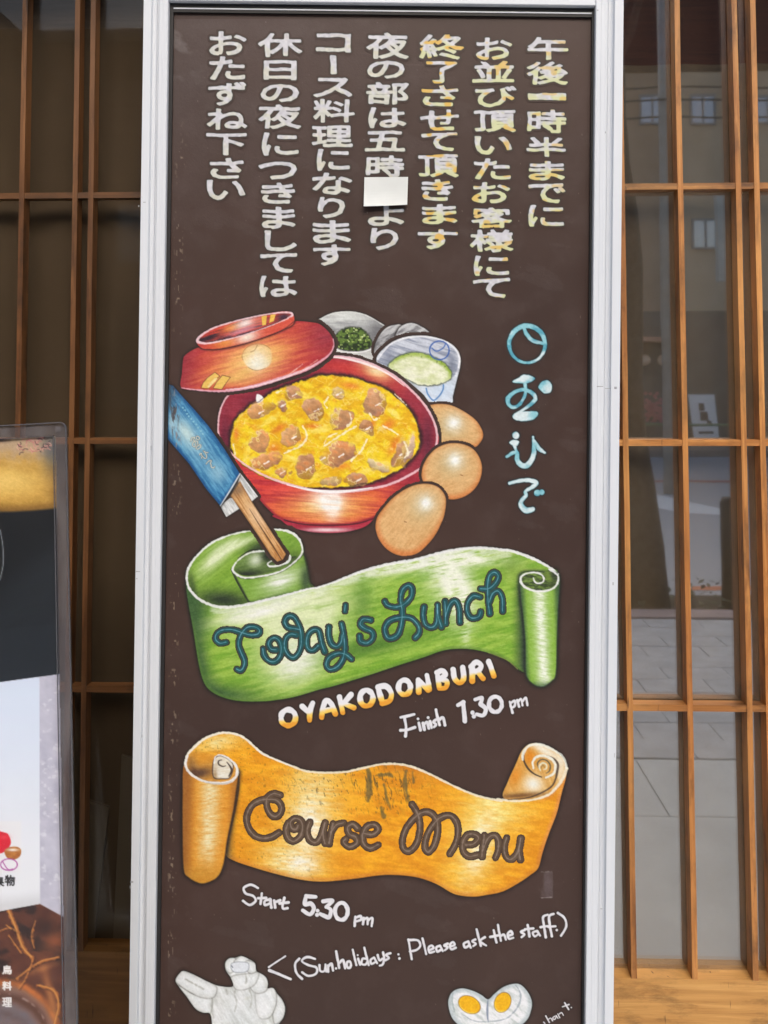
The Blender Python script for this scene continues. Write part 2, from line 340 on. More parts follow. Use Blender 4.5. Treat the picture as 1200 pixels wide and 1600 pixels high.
def art_cups():
    q = lambda p: R(p, 490, 475, 5)
    A = Layer(486, 478, 608, 572)
    X, Y = A.X, A.Y
    d = A.poly(q([(20,145),(80,100),(160,68),(270,58),(370,72),(450,105),(520,145),(562,178),(520,230),(484,290),(474,350),(488,440),(430,446),(300,425),(160,420),(140,350),(160,280),(130,220)]))
    A.halo(d, 3); n = fbm(X, Y, 30, 4, 2, 31)
    c = mixc((150,152,154), (212,216,214), sm(.2,.7,n) * sm(620,520,X + .8 * (Y - 500)) )
    c = mixc(c, (222,226,222), A.blob(540,492,36,10,4) * .9); c = mixc(c, (104,104,108), np.clip(A.blob(592,520,16,20,40) + A.blob(512,520,10,12), 0, 1) * .8)
    A.fill(d, c)
    A.tint((214,216,212), sm(1,-1,A.poly(q([(160,345),(250,372),(380,372),(478,340),(490,445),(300,430),(160,415)]))) * (.55 + .45 * n))
    g = A.poly(q([(158,285),(185,240),(220,205),(300,185),(370,195),(420,235),(450,290),(440,335),(380,362),(260,362),(180,335)])) + (fbm(X, Y, 5, seed=4) - .5) * 4
    A.tint((40,44,34), sm(3,0,g) * .8)
    n1 = vnoise(X, Y, 3.4, seed=77); n2 = vnoise(X, Y, 2.6, seed=78)
    c = mixc((40,56,28), (96,124,52), sm(.35,.7,n1)); c = mixc(c, (160,182,96), sm(.7,.85,n2)); c = mixc(c, (230,238,216), sm(.9,.97,n2) * .9)
    A.tint(c, sm(.8,-.8,g))
    A.line(q([(160,352),(250,374),(380,374),(474,342)]), 1.1, (236,238,236), .9, tint=True)
    A.line(q([(25,142),(80,102),(160,70),(270,60),(370,74),(450,107),(545,165)]), .9, (232,236,232), .8, tint=True, rough=.4)
    brush(A, 3, 9, 22, 2, 3, sm(1,-1,d))
    B = Layer(580, 500, 682, 560)
    X, Y = B.X, B.Y
    for pts, s in (([(475,385),(480,320),(512,250),(560,192),(620,165),(690,165),(720,240),(600,330),(520,400)], 3), ([(640,262),(668,190),(720,155),(785,150),(850,180),(900,215),(926,256),(820,262),(720,262)], 6)):
        d = B.poly(q(pts)); B.halo(d, 2.4); n = fbm(X, Y, 16, 4, -30, s)
        c = mixc((118,118,122), (196,198,200), sm(.25,.7,n)); c = mixc(c, (96,96,100), sm(-5,-1,d) * .5 * sm(515,545,Y))
        B.fill(d, c); B.tint((220,222,222), sm(1.5,.3,np.abs(d + 1.5)) * .6 * sm(540,505,Y))
    B.line(q([(700,240),(740,215),(800,215),(850,235)]), 1, (96,96,98), .7, tint=True)
    C = Layer(580, 518, 726, 640)
    X, Y = C.X, C.Y
    d = C.poly(q([(490,440),(510,388),(580,320),(660,275),(750,252),(860,248),(960,265),(1050,300),(1112,350),(1146,420),(1142,500),(1125,570),(1105,650),(1088,720),(1074,778),(930,785),(850,700),(720,590),(590,510),(515,475)]))
    C.halo(d, 3); n = fbm(X, Y, 26, 4, 30, 8)
    c = mixc((188,194,206), (228,234,242), sm(.2,.7,n)); c = mixc(c, (150,160,180), C.blob(690,570,16,20) * .8); c = mixc(c, (206,222,240), C.blob(690,610,30,18))
    C.fill(d, c)
    inner = C.poly(q([(500,440),(560,350),(660,290),(760,266),(870,262),(970,280),(1060,320),(1115,380),(1130,440),(1115,530),(1060,600),(960,640),(860,640),(700,560),(540,480)]))
    ci = mixc((140,148,168), (206,212,224), sm(.2,.75,fbm(X, Y, 30, 3, 18, 9))); ci = mixc(ci, (112,120,140), np.clip(C.blob(608,562,12,10) + C.blob(706,570,8,20), 0, 1) * .8)
    C.tint(ci, sm(1,-1,inner) * .9)
    C.line(q([(505,430),(580,332),(660,284),(760,258),(870,254),(970,270),(1060,308),(1120,362),(1142,430),(1134,500)]), 1.2, (240,242,246), .8, tint=True, rough=.4)
    f = C.poly(q([(586,482),(620,440),(700,396),(780,380),(880,395),(960,430),(1030,470),(1072,530),(1066,582),(1010,616),(920,634),(820,627),(740,592),(650,542),(600,505)])) + (fbm(X, Y, 5, seed=14) - .5) * 3
    C.tint((70,84,60), sm(3.4,0,f) * .8)
    nf = fbm(X, Y, 10, 5, 10, 19)
    c = mixc((214,222,170), (238,240,214), sm(.2,.7,nf)); c = mixc(c, (150,180,62), sm(-9,-1,f) * sm(590,560,Y - (X-640)*.25) * (.4 + nf)); c = mixc(c, (84,110,40), sm(.62,.8,fbm(X, Y, 4, seed=33)) * sm(-8,-1,f) * sm(585,570,Y))
    C.tint(c, sm(.8,-.8,f))
    C.line([(686.6+15.2*math.cos(t/8*math.pi), 547.4+14.6*math.sin(t/8*math.pi)) for t in range(17)], 1.1, (52,92,176), .9, tint=True, rough=.3)
    C.line(q([(925,345),(960,368),(1010,345),(1034,305)]), 1, (60,100,180), .85, tint=True)
    C.line(q([(880,660),(893,705),(935,752),(980,720),(1010,670),(1014,632)]), 1.2, (74,128,196), .85, tint=True)
    brush(C, 10, 7, 20, 2, 4, sm(1,-1,d))
    return A, B, C

def art_chopsticks():
    L = Layer(252, 594, 456, 884)
    q = lambda p: R(p, 250, 590, 5.519)
    X, Y = L.X, L.Y
    # stick pair
    sd = L.poly(q([(608,1020),(690,890),(745,985),(800,1080),(950,1310),(1088,1520),(1062,1570),(1012,1590),(960,1540),(830,1340),(700,1150)]), False)
    flapr = L.poly(q([(690,828),(770,930),(842,1025),(785,1072),(740,990),(676,900)]), False)
    flapl = L.poly(q([(520,1108),(600,1040),(628,1036),(685,1130),(572,1202)]), False)
    gap = L.poly(q([(600,1040),(690,830),(740,985),(690,1000)]), False)
    L.halo(np.minimum(np.minimum(sd, flapr), flapl), 2.6, .8)
    L.fill(gap, (96,90,84))
    n = fbm(X, Y, 22, 2, 57, 4)
    for f in (flapr, flapl): L.fill(f, mixc((176,180,180), (228,230,230), sm(.2,.7,n)))
    c = mixc((182,122,64), (224,176,116), sm(.25,.75,n)); c = mixc(c, (238,206,172), L.blob(402,806,12,26,-32) * .7); c = mixc(c, (110,70,40), sm(-2,-.2,sd) * .6)
    c = mixc(c, (120,92,70), L.blob(372,766,12,8,-30) * .7)
    L.fill(sd, c)
    L.line(q([(770,1130,.3),(850,1260,.8),(960,1430,1.1),(1045,1565,.8)]), 1, (88,54,36), .85, tint=True)
    L.line(q([(770,1060,.3),(860,1210,.7),(1000,1440,.6)]), 1, (240,206,160), .7, tint=True)
    # sleeve
    d = L.poly(q([(48,52),(112,70),(190,160),(300,280),(420,420),(560,622),(690,830),(622,960),(520,1106),(400,962),(250,742),(120,592),(70,532),(48,440)]), False)
    L.halo(d, 2.8)
    n = fbm(X, Y, 20, 3, 55, 14); s = ((X - 262) * .82 - (Y - 630) * .57)
    u = (X - 300) * .55 + (Y - 690) * .84
    c = mixc((34,104,160), (78,150,196), sm(.25,.7,n))
    c = mixc(c, (136,190,214), L.blob(300,690,22,52,-34) * .9 * (.6 + .6 * n))
    c = mixc(c, (196,222,222), L.blob(291,676,11,26,-36) * .9); c = mixc(c, (190,218,226), L.blob(268,660,7,16) * .6)
    c = mixc(c, (150,196,216), L.blob(340,738,14,20,-30) * .8)
    c = mixc(c, (18,72,130), sm(-7,-1,d) * .75)
    c = mixc(c, (60,70,84), L.blob(262,615,14,22) * .75)
    L.fill(d, c)
    L.line(q([(520,1106,.6),(600,980,1.1),(690,830,1.0)]), 1, (236,238,238), .9)
    L.line(q([(700,840),(770,930),(840,1025)]), .7, (240,240,240), .9)
    # small lettering on the sleeve
    rs = np.random.RandomState(8)
    for i in range(10):
        x, y = 285 + i * 3.6, 637 + i * 4.5
        for k in range(2):
            a = rs.rand() * 6.28; r = 1.6
            L.line([(x, y), (x + r*math.cos(a), y + r*math.sin(a)), (x + r*math.cos(a+1.5), y + r*math.sin(a+1.5))], .45, (150,206,220), .9, tint=True)
    for p in LOGO[1:]:
        for kind, pts in p:
            pp = [((a[0]-218)*.036, (a[1]-950)*.052) for a in pts]
            pp = [(317 + a*1.25*.82 - b*-.6 , 707 - a*1.25*.57 + b*.85) for a, b in pp]
            if len(pp) > 1:
                L.line(pp, 1.3, (40,60,70), .6, tint=True); L.line(pp, .7, (226,224,206), .95, tint=True)
    # worn, rubbed edge
    m = sm(.62,.75,fbm(X, Y, 2.4, 9, 0, 5)) * np.exp(-((X - 276) / 7) ** 2) * sm(720,690,Y) * sm(-.5,-2,d)
    L.tint((150,140,140), m * .8)
    m = sm(.55,.7,fbm(X, Y, 3, 12, 0, 6)) * np.exp(-((X - 272) / 8) ** 2) * sm(700,660,Y)
    L.tint((70,56,54), m * .8 * sm(-.5,-2,d))
    brush(L, 55, 9, 20, 2, 4, sm(1,-1,d))
    return L

GREEN_FRONT = None
def art_green():
    L = Layer(284, 820, 884, 1106)
    a = lambda p: R(p, 280, 820, 5.4545); b = lambda p: R(p, 480, 850, 3.529); r = lambda p: R(p, 780, 850, 6.667)
    X, Y = L.X, L.Y
    toprim = a([(65,450),(78,525),(130,600),(200,652),(300,693),(400,703),(520,692),(700,652),(900,602),(1100,548)]) + b([(60,240),(150,210),(300,152),(450,112),(600,85),(750,45),(880,25),(1000,24),(1100,36)]) + r([(60,62),(150,78),(300,130),(430,190),(550,260),(612,315)])
    front = toprim + r([(560,700),(400,1250),(262,1335),(150,1262)]) + b([(1180,700),(1100,640),(1000,600),(880,578),(760,585),(640,625),(500,670),(350,720),(150,782)]) + a([(1200,1402),(1000,1462),(850,1490),(700,1505),(500,1500),(350,1462),(250,1400),(198,1310),(160,1150),(120,900),(80,680),(60,540)])
    loop = a([(63,450),(80,370),(130,285),(250,168),(400,98),(550,58),(700,40),(850,37),(940,55),(1010,100),(1052,180),(1060,250),(1085,330),(1110,480),(1120,560),(700,680),(400,720),(150,620)])
    roll = r([(213,380),(225,320),(290,296),(450,300),(560,330),(624,320),(628,480),(616,700),(604,1000),(592,1350),(545,1430),(470,1484),(400,1484),(330,1444),(286,1385),(272,1300),(268,1000),(242,720),(222,560)])
    df = L.poly(front, n=5); dl = L.poly(loop, n=5); do = L.poly(roll, n=5)
    L.halo(np.minimum(np.minimum(df, dl), do), 4.2, .85, (26,28,22))
    # loop inner wall
    n = fbm(X, Y, 34, 4, -38, 3)
    c = mixc((104,150,40), (150,190,70), n)
    c = mixc(c, (226,238,196), np.clip(L.blob(338,870,36,12,-45) + L.blob(375,848,30,8,-20), 0, 1) * (.5 + .8 * n))
    c = mixc(c, (44,58,40), np.clip(L.blob(350,938,44,15,5) + L.blob(405,856,22,10,-20) * .9 + L.blob(460,880,12,20) * .6 + L.blob(300,915,6,24,-10)*.6, 0, 1))
    c = mixc(c, (120,160,60), L.blob(455,848,16,9,20) * .6)
    L.fill(dl, c)
    # inner roll
    ir = L.poly(a([(452,372),(480,420),(560,452),(700,437),(850,402),(960,335),(1040,262),(1060,250),(1085,330),(1110,480),(1122,548),(900,606),(700,652),(600,660),(540,560),(480,450)]), n=5)
    n2 = fbm(X, Y, 24, 3, -12, 5)
    c = mixc((112,160,48), (146,184,80), n2); c = mixc(c, (240,244,236), L.blob(438,908,30,15,-24) * (.5 + .8*n2)); c = mixc(c, (60,80,56), np.clip(L.blob(478,905,9,26) + L.blob(440,934,50,6,-12), 0, 1) * .9); c = mixc(c, (56,70,46), sm(-4,0,ir) * .4)
    L.tint(c, sm(.8,-.8,ir)); 
    hollow = L.poly(a([(468,372),(510,300),(600,245),(720,226),(800,250),(900,240),(945,270),(1000,270),(940,325),(850,385),(700,425),(570,436),(495,410)]), n=5)
    c = mixc((70,94,44), (120,152,72), n2); c = mixc(c, (222,232,210), L.blob(400,875,12,10,-30) * .9); c = mixc(c, (34,42,32), np.clip(L.blob(418,868,10,10)+L.blob(450,868,24,10,-20)+L.blob(385,897,26,5,-5), 0, 1) * .95)
    L.tint(c, sm(.8,-.8,hollow))
    L.tint((40,48,36), sm(3,.3,np.abs(ir)) * .6)
    L.line(a([(440,380,.5),(480,460,1.2),(540,570,1.2),(590,650,.6)]), 1, (38,46,36), .85, tint=True)
    L.line(a([(500,285,.6),(600,222,1.3),(720,205,.8)]), 1, (36,44,34), .8, tint=True)
    wh = (238,240,240)
    L.line(a([(65,460,1.8),(70,400,1.9),(95,340,1.8),(150,265,1.5),(260,165,1.6),(400,98,1.4),(550,60,1.2),(700,44,1.3),(850,42,1.6),(940,60,2.0),(1010,108,2.0),(1045,180,1.6),(1042,250,1.3),(960,335,1.1),(850,402,1.3),(700,437,1.4),(570,450,1.6),(490,425,1.6),(456,375,1.6),(500,305,1.0),(600,240,1.2),(720,225,1.4),(770,250,.6)]), 1, wh, .95, rough=.6)
    L.line(a([(920,235,.6),(945,270,1.6),(925,315,1.8),(850,345,1.6),(775,355,1.4),(755,330,1.4),(800,300,.8)]), 1, wh, .95, rough=.5)
    # front band
    w = X
    nb = fbm(X, Y, 34, 6, -14, 9); nb2 = fbm(X, Y, 14, 3.0, -10, 19)
    c = mixc((116,168,44), (156,194,72), sm(.25,.75,nb))
    c = mixc(c, (196,216,120), sm(.55,.9,nb2) * .45)
    hl = np.clip(L.blob(395,960,66,18,-14) + L.blob(478,948,80,26,-14) + L.blob(455,1010,56,46,-35) + L.blob(490,985,50,40) * .7, 0, 1)
    c = mixc(c, (226,236,190), hl * sm(-.3,.6,nb) * .95)
    c = mixc(c, (244,246,240), np.clip(L.blob(405,957,60,9,-13) + L.blob(462,1030,38,32,-30), 0, 1) * (.5 + .7 * nb2))
    hl2 = np.clip(L.blob(700,900,34,40,-10) + L.blob(722,945,22,38) + L.blob(640,885,80,10,-12) + L.blob(730,874,60,9,3), 0, 1)
    c = mixc(c, (240,244,226), hl2 * sm(-.1,.6,nb2) )
    c = mixc(c, (236,244,220), L.blob(728,990,7,30) * .6 * sm(.3,.6,nb2))
    c = mixc(c, (74,118,44), np.clip(L.blob(570,1012,60,14,-14) * .7 + L.blob(566,945,16,34) * .45 + L.blob(640,990,60,20,-14) * .3, 0, 1))
    c = mixc(c, (52,84,52), np.clip(sm(332,292,X + .12*(Y-950) - 12) + L.blob(340,1085,66,16,6) * .95 + L.blob(318,1050,16,40,-20) * .6, 0, 1) * .85)
    c = mixc(c, (44,62,52), np.clip(sm(796,824,X) * sm(892,925,Y + (X-800)*.2) * .95, 0, 1))
    c = mixc(c, (120,150,66), L.blob(800,885,22,20,-30) * .5)
    c = mixc(c, (90,130,50), sm(-7,-1,df) * .6 * sm(950,1000,Y))
    L.fill(df, c)
    L.line([(x, y, k) for (x, y), k in zip(toprim, [1.6,1.8,1.8,1.9,2.2,2.4,2.2,2.2,2.0,1.6,1.5,1.8,2.2,2.4,2.2,2.2,2.4,2.2,2.0,2.2,2.4,2.4,2.2,1.8,1.6])], 1, wh, .95, rough=.6)
    W, dt = L.dline([(x, y + 6, 5) for x, y in toprim[4:-5]], 5)
    L.tint((230,236,222), sm(6,-3,dt) * .6 * sm(.2,.6,nb2[W]) * sm(1,-2,df[W]), W)
    L.line(b([(1000,600),(1100,640),(1160,690)]), .8, (170,170,90), .6, tint=True, rough=.4)
    # right roll
    L.tint((30,40,34), np.exp(-(np.maximum(do,0)/4)**2) * .8 * sm(2,-2,df))
    k = (X - (780 + (420 + (Y-930)*.35)/6.667)) / 26
    nr = fbm(X, Y, 9, 2.2, 8, 29)
    c = mixc((128,178,50), (150,190,84), nr); c = mixc(c, (242,248,232), np.exp(-(k*2.6)**2) * (.35 + 1.1 * nr)); c = mixc(c, (50,78,56), sm(.7,1.15,np.abs(k)) * .8); c = mixc(c, (60,90,60), sm(1060,1074,Y) * .7)
    L.over(c, sm(.8,-.8,do))
    hol = L.poly(r([(225,400),(240,340),(300,305),(450,300),(520,270),(580,300),(612,345),(600,410),(540,465),(470,486),(370,486),(280,450)]), n=5)
    c = mixc((52,66,38), (116,146,66), sm(.3,.7,nr)); c = mixc(c, (40,46,40), L.blob(866,898,10,18) * .7); c = mixc(c, (130,160,60), L.blob(856,900,6,12,-20) * .8)
    L.over(c, sm(.8,-.8,hol))
    L.line(r([(520,262,1.6),(580,300,1.6),(616,345,1.6),(600,420,1.5),(545,470,1.6),(460,492,1.7),(370,488,1.7),(280,455,1.9),(226,395,1.9),(235,335,1.6),(300,303,1.3),(380,298,1.3),(440,320,1.4),(466,360,1.4),(450,398,1.3),(400,410,1.2),(368,388,1.1),(355,352,.8)]), 1, wh, .95, rough=.5)
    L.tint((34,44,40), sm(2.2,.2,np.abs(do)) * .6 * sm(905,930,Y))
    brush(L, -14, 6, 26, 2, 14, sm(1,-1,np.minimum(np.minimum(df,dl),do)))
    return L

def art_orange():
    L = Layer(276, 1138, 892, 1412)
    a = lambda p: R(p, 270, 1130, 5.926); m = lambda p: R(p, 250, 1120, 1.7647); r = lambda p: R(p, 760, 1150, 5.926)
    X, Y = L.X, L.Y
    top = a([(118,372),(132,300),(180,240),(280,152),(400,100),(500,88),(600,106),(680,150),(760,222),(830,280),(950,336),(1100,395)]) + m([(400,149),(450,154),(510,152),(560,141),(620,130),(680,134),(740,156),(800,186),(870,216),(940,232)]) + r([(100,583),(220,600),(350,600),(480,580),(580,540),(650,472),(705,400),(742,300)])
    front = top + r([(736,390),(700,520),(650,720),(580,900),(520,1080),(480,1222),(400,1292),(300,1360),(150,1440),(0,1472)]) + m([(860,496),(810,488),(760,460),(700,441),(620,436),(540,446),(460,454),(400,451),(330,436),(260,416)]) + a([(560,1270),(490,1205),(480,1000),(500,600)]) + a([(400,540),(200,500)])
    rollr = r([(158,575),(200,420),(268,270),(320,150),(370,92),(430,67),(500,72),(600,110),(682,170),(732,250),(742,300),(700,420),(580,545),(380,605)])
    rolll = a([(98,400),(88,700),(88,1000),(98,1350),(148,1432),(250,1484),(330,1474),(420,1420),(472,1300),(502,1100),(532,950),(572,750),(602,500),(600,450),(578,505),(520,550),(430,562),(300,546),(200,502),(135,450)])
    df = L.poly(front, n=5); dr = L.poly(rollr, n=5); dl = L.poly(rolll, n=5)
    L.halo(np.minimum(np.minimum(df, dl), dr), 4.0, .85, (28,22,20))
    n = fbm(X, Y, 30, 3.5, 70, 3)
    c = mixc((206,140,50), (236,190,110), n); c = mixc(c, (246,244,230), np.clip(L.blob(833,1225,16,14,20) + L.blob(850,1172,40,8,30) * .9 + L.blob(876,1205,8,20) * .7, 0, 1)); c = mixc(c, (228,140,30), np.clip(L.blob(828,1182,9,12,10) + L.blob(806,1212,10,18,20) * .8, 0, 1)); c = mixc(c, (110,72,40), L.blob(812,1243,40,4,-4) * .8)
    L.fill(dr, c)
    nb = fbm(X, Y, 22, 7, 8, 9); nb2 = fbm(X, Y, 12, 3.0, 4, 19)
    c = mixc((230,146,14), (250,176,28), sm(.2,.8,nb))
    c = mixc(c, (250,200,90), sm(.6,.95,nb2) * .35)
    c = mixc(c, (248,234,166), np.clip(L.blob(486,1260,44,90,8) + L.blob(450,1350,46,26,20) * .9 + L.blob(340,1160,46,14,-10) * .9 , 0, 1) * (.35 + .85 * nb2))
    c = mixc(c, (252,250,240), np.clip(L.blob(484,1290,22,40,8) + L.blob(470,1350,24,14,10), 0, 1) * (.3 + .9 * nb2))
    c = mixc(c, (252,234,140), np.clip(L.blob(756,1280,40,120,18) + L.blob(800,1270,40,22) * .5, 0, 1) * (.35 + .85 * nb2))
    c = mixc(c, (254,250,228), np.clip(L.blob(750,1320,16,50,16), 0, 1) * (.3 + .9 * nb2))
    c = mixc(c, (180,96,30), L.blob(640,1200,60,24,14) * .35); c = mixc(c, (200,120,50), sm(-10,-1,df) * .5 * sm(1290,1330,Y))
    c = mixc(c, (150,118,60), sm(372,352,X) * sm(1240,1290,Y) * .9)
    c = mixc(c, (226,140,90), sm(-9,-1,df) * sm(830,860,X) * .6)
    L.fill(df, c)
    # weathered patch where the orange has rubbed through
    sc = sm(.6,.78,fbm(X, Y, 3.2, 15, -12, 55)) * np.clip(L.blob(600,1222,62,40,10, 4), 0, 1)
    L.tint((110,84,40), sc * .8 * sm(0,-3,df))
    sc = sm(.66,.8,fbm(X, Y, 2.4, 6, -20, 57)) * np.clip(L.blob(560,1230,110,46,10, 3), 0, 1)
    L.tint((70,60,40), sc * .7 * sm(0,-3,df))
    for p in ([(575,1204,3),(577,1222,5),(576,1240,4),(575,1252,1)], [(600,1226,1.5),(604,1245,2),(611,1265,1)], [(634,1205,2),(634,1225,3),(638,1250,2),(648,1272,2)], [(644,1206,1.5),(646,1222,2)], [(586,1212,1),(606,1210,2.5),(614,1214,1)], [(596,1262,1),(600,1276,3)]):
        W, d = L.dline(p, 1); L.tint((104,92,56), sm(1.5,-1.5,d + (fbm(X[W], Y[W], 4, 8, seed=12) - .5) * 5) * .75, W)
    L.tint((90,66,30), sm(.8,.9,vnoise(X, Y, 2.4, seed=91)) * .3 * sm(0,-3,df) * sm(560,420,X))
    wh = (242,232,206)
    L.line([(x, y, k) for (x, y), k in zip(top, [1.8,2.0,2.0,2.0,1.8,1.8,1.8,1.8,1.8,1.6,1.6,1.5,1.5,1.6,1.7,1.8,1.8,1.8,1.8,1.7,1.7,1.6,1.5,1.6,1.6,1.7,1.9,2.2,2.4,2.6])], 1, wh, .95, rough=.5)
    L.line(top[:12], 1.2, (240,240,236), .6, rough=.4)
    # right spiral
    L.line(r([(350,140,1.2),(345,220,1.4),(385,300,1.6),(445,352,1.2),(510,380,1.0)]), 1, (66,52,44), .85, tint=True)
    L.line(r([(742,300,1.6),(715,200,1.8),(620,130,2),(500,80,2),(400,90,2),(345,150,2.2),(335,220,1.6)]), 1, (240,242,230), .9, tint=True, rough=.6)
    L.line(r([(560,182,.6),(620,210,1.6),(660,260,2),(655,330,2),(640,400,1.4),(600,470,1.4),(500,530,1.2),(380,572,1),(200,590,.6)]), 1, (66,50,44), .8, tint=True)
    L.line(r([(436,300,1.2),(430,240,1.6),(470,192,2),(540,186,2.2),(610,220,2.2),(640,280,2),(620,350,1.8),(550,385,1.4)]), 1, (240,240,226), .95, tint=True, rough=.5)
    L.line(r([(480,290,.6),(474,250,1.2),(510,218,1.2),(560,228,1.1),(590,270,1.2),(585,320,1.1),(555,345,.6)]), 1, (86,80,66), .85, tint=True)
    L.line(r([(500,320,1.),(490,280,1.4),(520,250,1.5),(555,265,1.4),(555,300,1.2),(530,310,.6)]), 1, (226,226,200), .9, tint=True)
    L.line(r([(505,300,.4),(520,270,.6),(540,290,.4)]), 1, (120,112,84), .8, tint=True)
    # left roll
    L.tint((30,24,22), np.exp(-(np.maximum(dl,0)/5)**2) * .85 * sm(2,-2,df))
    k = (X - (270 + 370/5.926 - (Y-1225)*.04)) / 34; nr = fbm(X, Y, 9, 2.2, -6, 29)
    c = mixc((222,134,24), (236,168,56), nr); c = mixc(c, (240,226,176), np.exp(-((k+.1)*2.2)**2) * (.3 + 1.0*nr) * sm(1375,1320,Y) ); c = mixc(c, (150,92,40), sm(.62,1.2,np.abs(k)) * .8); c = mixc(c, (190,140,50), sm(1340,1370,Y) * .5)
    L.over(c, sm(.8,-.8,dl))
    hol = L.poly(a([(128,370),(150,300),(230,260),(400,300),(520,320),(585,390),(596,440),(575,500),(510,538),(420,548),(300,530),(210,492),(155,440)]), n=5)
    c = mixc((210,140,40), (232,176,90), nr); c = mixc(c, (96,66,48), np.clip(L.blob(312,1208,22,9,-10) + L.blob(300,1195,8,18) * .5, 0, 1)); c = mixc(c, (228,150,30), L.blob(318,1182,16,10) * .8)
    L.over(c, sm(1.5,-.8,hol) * sm(1165,1185,Y))
    tail = L.poly(a([(378,500),(372,380),(395,320),(440,300),(510,330),(560,390),(530,500),(460,515)]), n=5)
    L.over(mixc((220,206,176), (244,244,238), nr), sm(.8,-.8,tail)); L.tint((150,110,60), L.blob(336,1212,4,14) * .6)
    L.tint((70,54,48), sm(1.8,.3,np.abs(tail)) * .7)
    L.line(a([(455,340,.5),(425,350,1.1),(425,380,1.2),(460,400,1.1),(490,395,.6)]), 1, (74,60,52), .9, tint=True)
    L.line(a([(500,360,.6),(530,400,1.3),(545,440,1.8),(520,490,1)]), 1, (60,46,42), .9, tint=True)
    L.line(a([(135,300,1.8),(118,372,2.0),(140,440,2.0),(200,495,1.8),(300,540,1.8),(430,556,2.0),(520,545,2.2),(580,500,2.2),(597,440,2.2),(575,380,1.8),(510,322,1.4),(440,295,1.2),(395,312,1.0),(382,370,.8)]), 1, (240,238,236), .95, rough=.5)
    L.line(a([(612,470,.6),(610,600,1.4),(575,800,1.4),(530,1000,1.2),(500,1150,.8)]), 1, (60,44,34), .8)
    L.tint((40,30,26), sm(2.2,.2,np.abs(dl)) * .5 * sm(1215,1240,Y))
    brush(L, 6, 4, 22, 3, 14, sm(1,-1,np.minimum(np.minimum(df,dl),dr)))
    return L

def art_hen():
    L = Layer(266, 1488, 450, 1690)
    q = lambda p: R(p, 260, 1480, 6)
    X, Y = L.X, L.Y
    whole = q([(86,310),(128,242),(165,224),(230,245),(300,280),(400,330),(500,365),(622,368),(606,290),(560,220),(552,150),(588,106),(645,100),(700,84),(765,108),(828,150),(842,220),(885,248),(932,282),(952,340),(948,386),(1000,384),(1040,440),(1084,492),(1112,570),(1094,660),(1040,740),(960,900),(880,1100),(700,1180),(500,1120),(440,900),(428,720),(408,622),(340,612),(270,572),(190,462),(120,372)])
    d = L.poly(whole); L.halo(d, 3.2, .85, (24,22,18))
    n = fbm(X, Y, 16, 5, 60, 3); n2 = fbm(X, Y, 20, 12, 10, 5)
    base = mixc(mixc((206,210,208), (236,240,242), sm(.25,.75,n)), (206,206,184), sm(.55,.8,n2) * .5)
    L.fill(d, mixc(base, (214,222,226), L.blob(385,1585,30,40) * .5))
    def lobe(pts, k=1.0, up=1, ang=0):
        e = L.poly(q(pts)); m = sm(.8,-.8,np.maximum(e, d))
        c = mixc((244,248,250), (210,212,208), sm(0,1,np.clip(1 + e / 9, 0, 1)) * .6)
        c = mixc(c, (214,222,230), fbm(X, Y, 9, 4, ang, 12) * .4)
        L.tint(c, m * .85 * k)
        L.tint((104,106,100), np.exp(-((e - .4) / 1.1) ** 2) * .42 * k * sm(.5,-.5,d) * (.5 + fbm(X, Y, 10, seed=8)))
    lobe([(120,372),(190,462),(270,572),(340,612),(410,620),(430,500),(380,450),(250,440),(160,380)], ang=30)      # lower wing feather
    lobe([(86,310),(128,242),(165,224),(300,280),(400,330),(470,380),(440,470),(330,470),(220,420),(130,360)], ang=25)   # upper wing feather
    lobe([(1000,384),(1040,440),(1084,492),(1112,570),(1094,660),(1020,720),(1000,620),(1030,520),(990,440)], ang=60)
    lobe([(840,400),(948,380),(1000,384),(1030,450),(1020,560),(960,660),(860,640)], ang=40)
    lobe([(800,290),(870,245),(932,282),(952,340),(930,410),(850,430),(790,380)], ang=10)
    lobe([(610,280),(760,250),(860,240),(840,330),(780,380),(700,400),(640,380)], ang=0)
    lobe([(552,150),(588,106),(640,104),(660,150),(640,210),(600,240),(562,215)])
    lobe([(640,130),(700,84),(765,108),(770,160),(700,180),(645,170)])
    lobe([(750,130),(828,150),(842,220),(790,245),(745,200)])
    f = L.poly(q([(606,160),(640,142),(700,138),(765,150),(772,200),(740,232),(650,236),(612,210)])); L.tint((226,232,240), sm(1,-1,f)); L.tint((110,120,134), np.exp(-((f) / .8) ** 2) * .5)
    L.line(q([(612,176),(622,190)]), .9, (90,96,104), .7, tint=True)
    for p in ([(648,395),(640,450),(660,520),(640,600)], [(780,400),(800,470),(790,560)], [(430,480),(425,560),(440,660)], [(560,390),(570,440)], [(180,300),(260,345),(350,390)], [(740,240),(750,300),(744,340)]):
        L.line(q(p), .9, (140,142,132), .6, soft=1.6, tint=True, rough=.8, seed=p[0][0])
    L.tint((244,246,250), np.clip(L.blob(376,1562,9,22) + L.blob(405,1580,14,20) + L.blob(340,1585,10,24), 0, 1) * .55 * sm(.5,-.5,d))
    brush(L, 60, 10, 12, 2, 4, sm(1,-1,d))
    return L

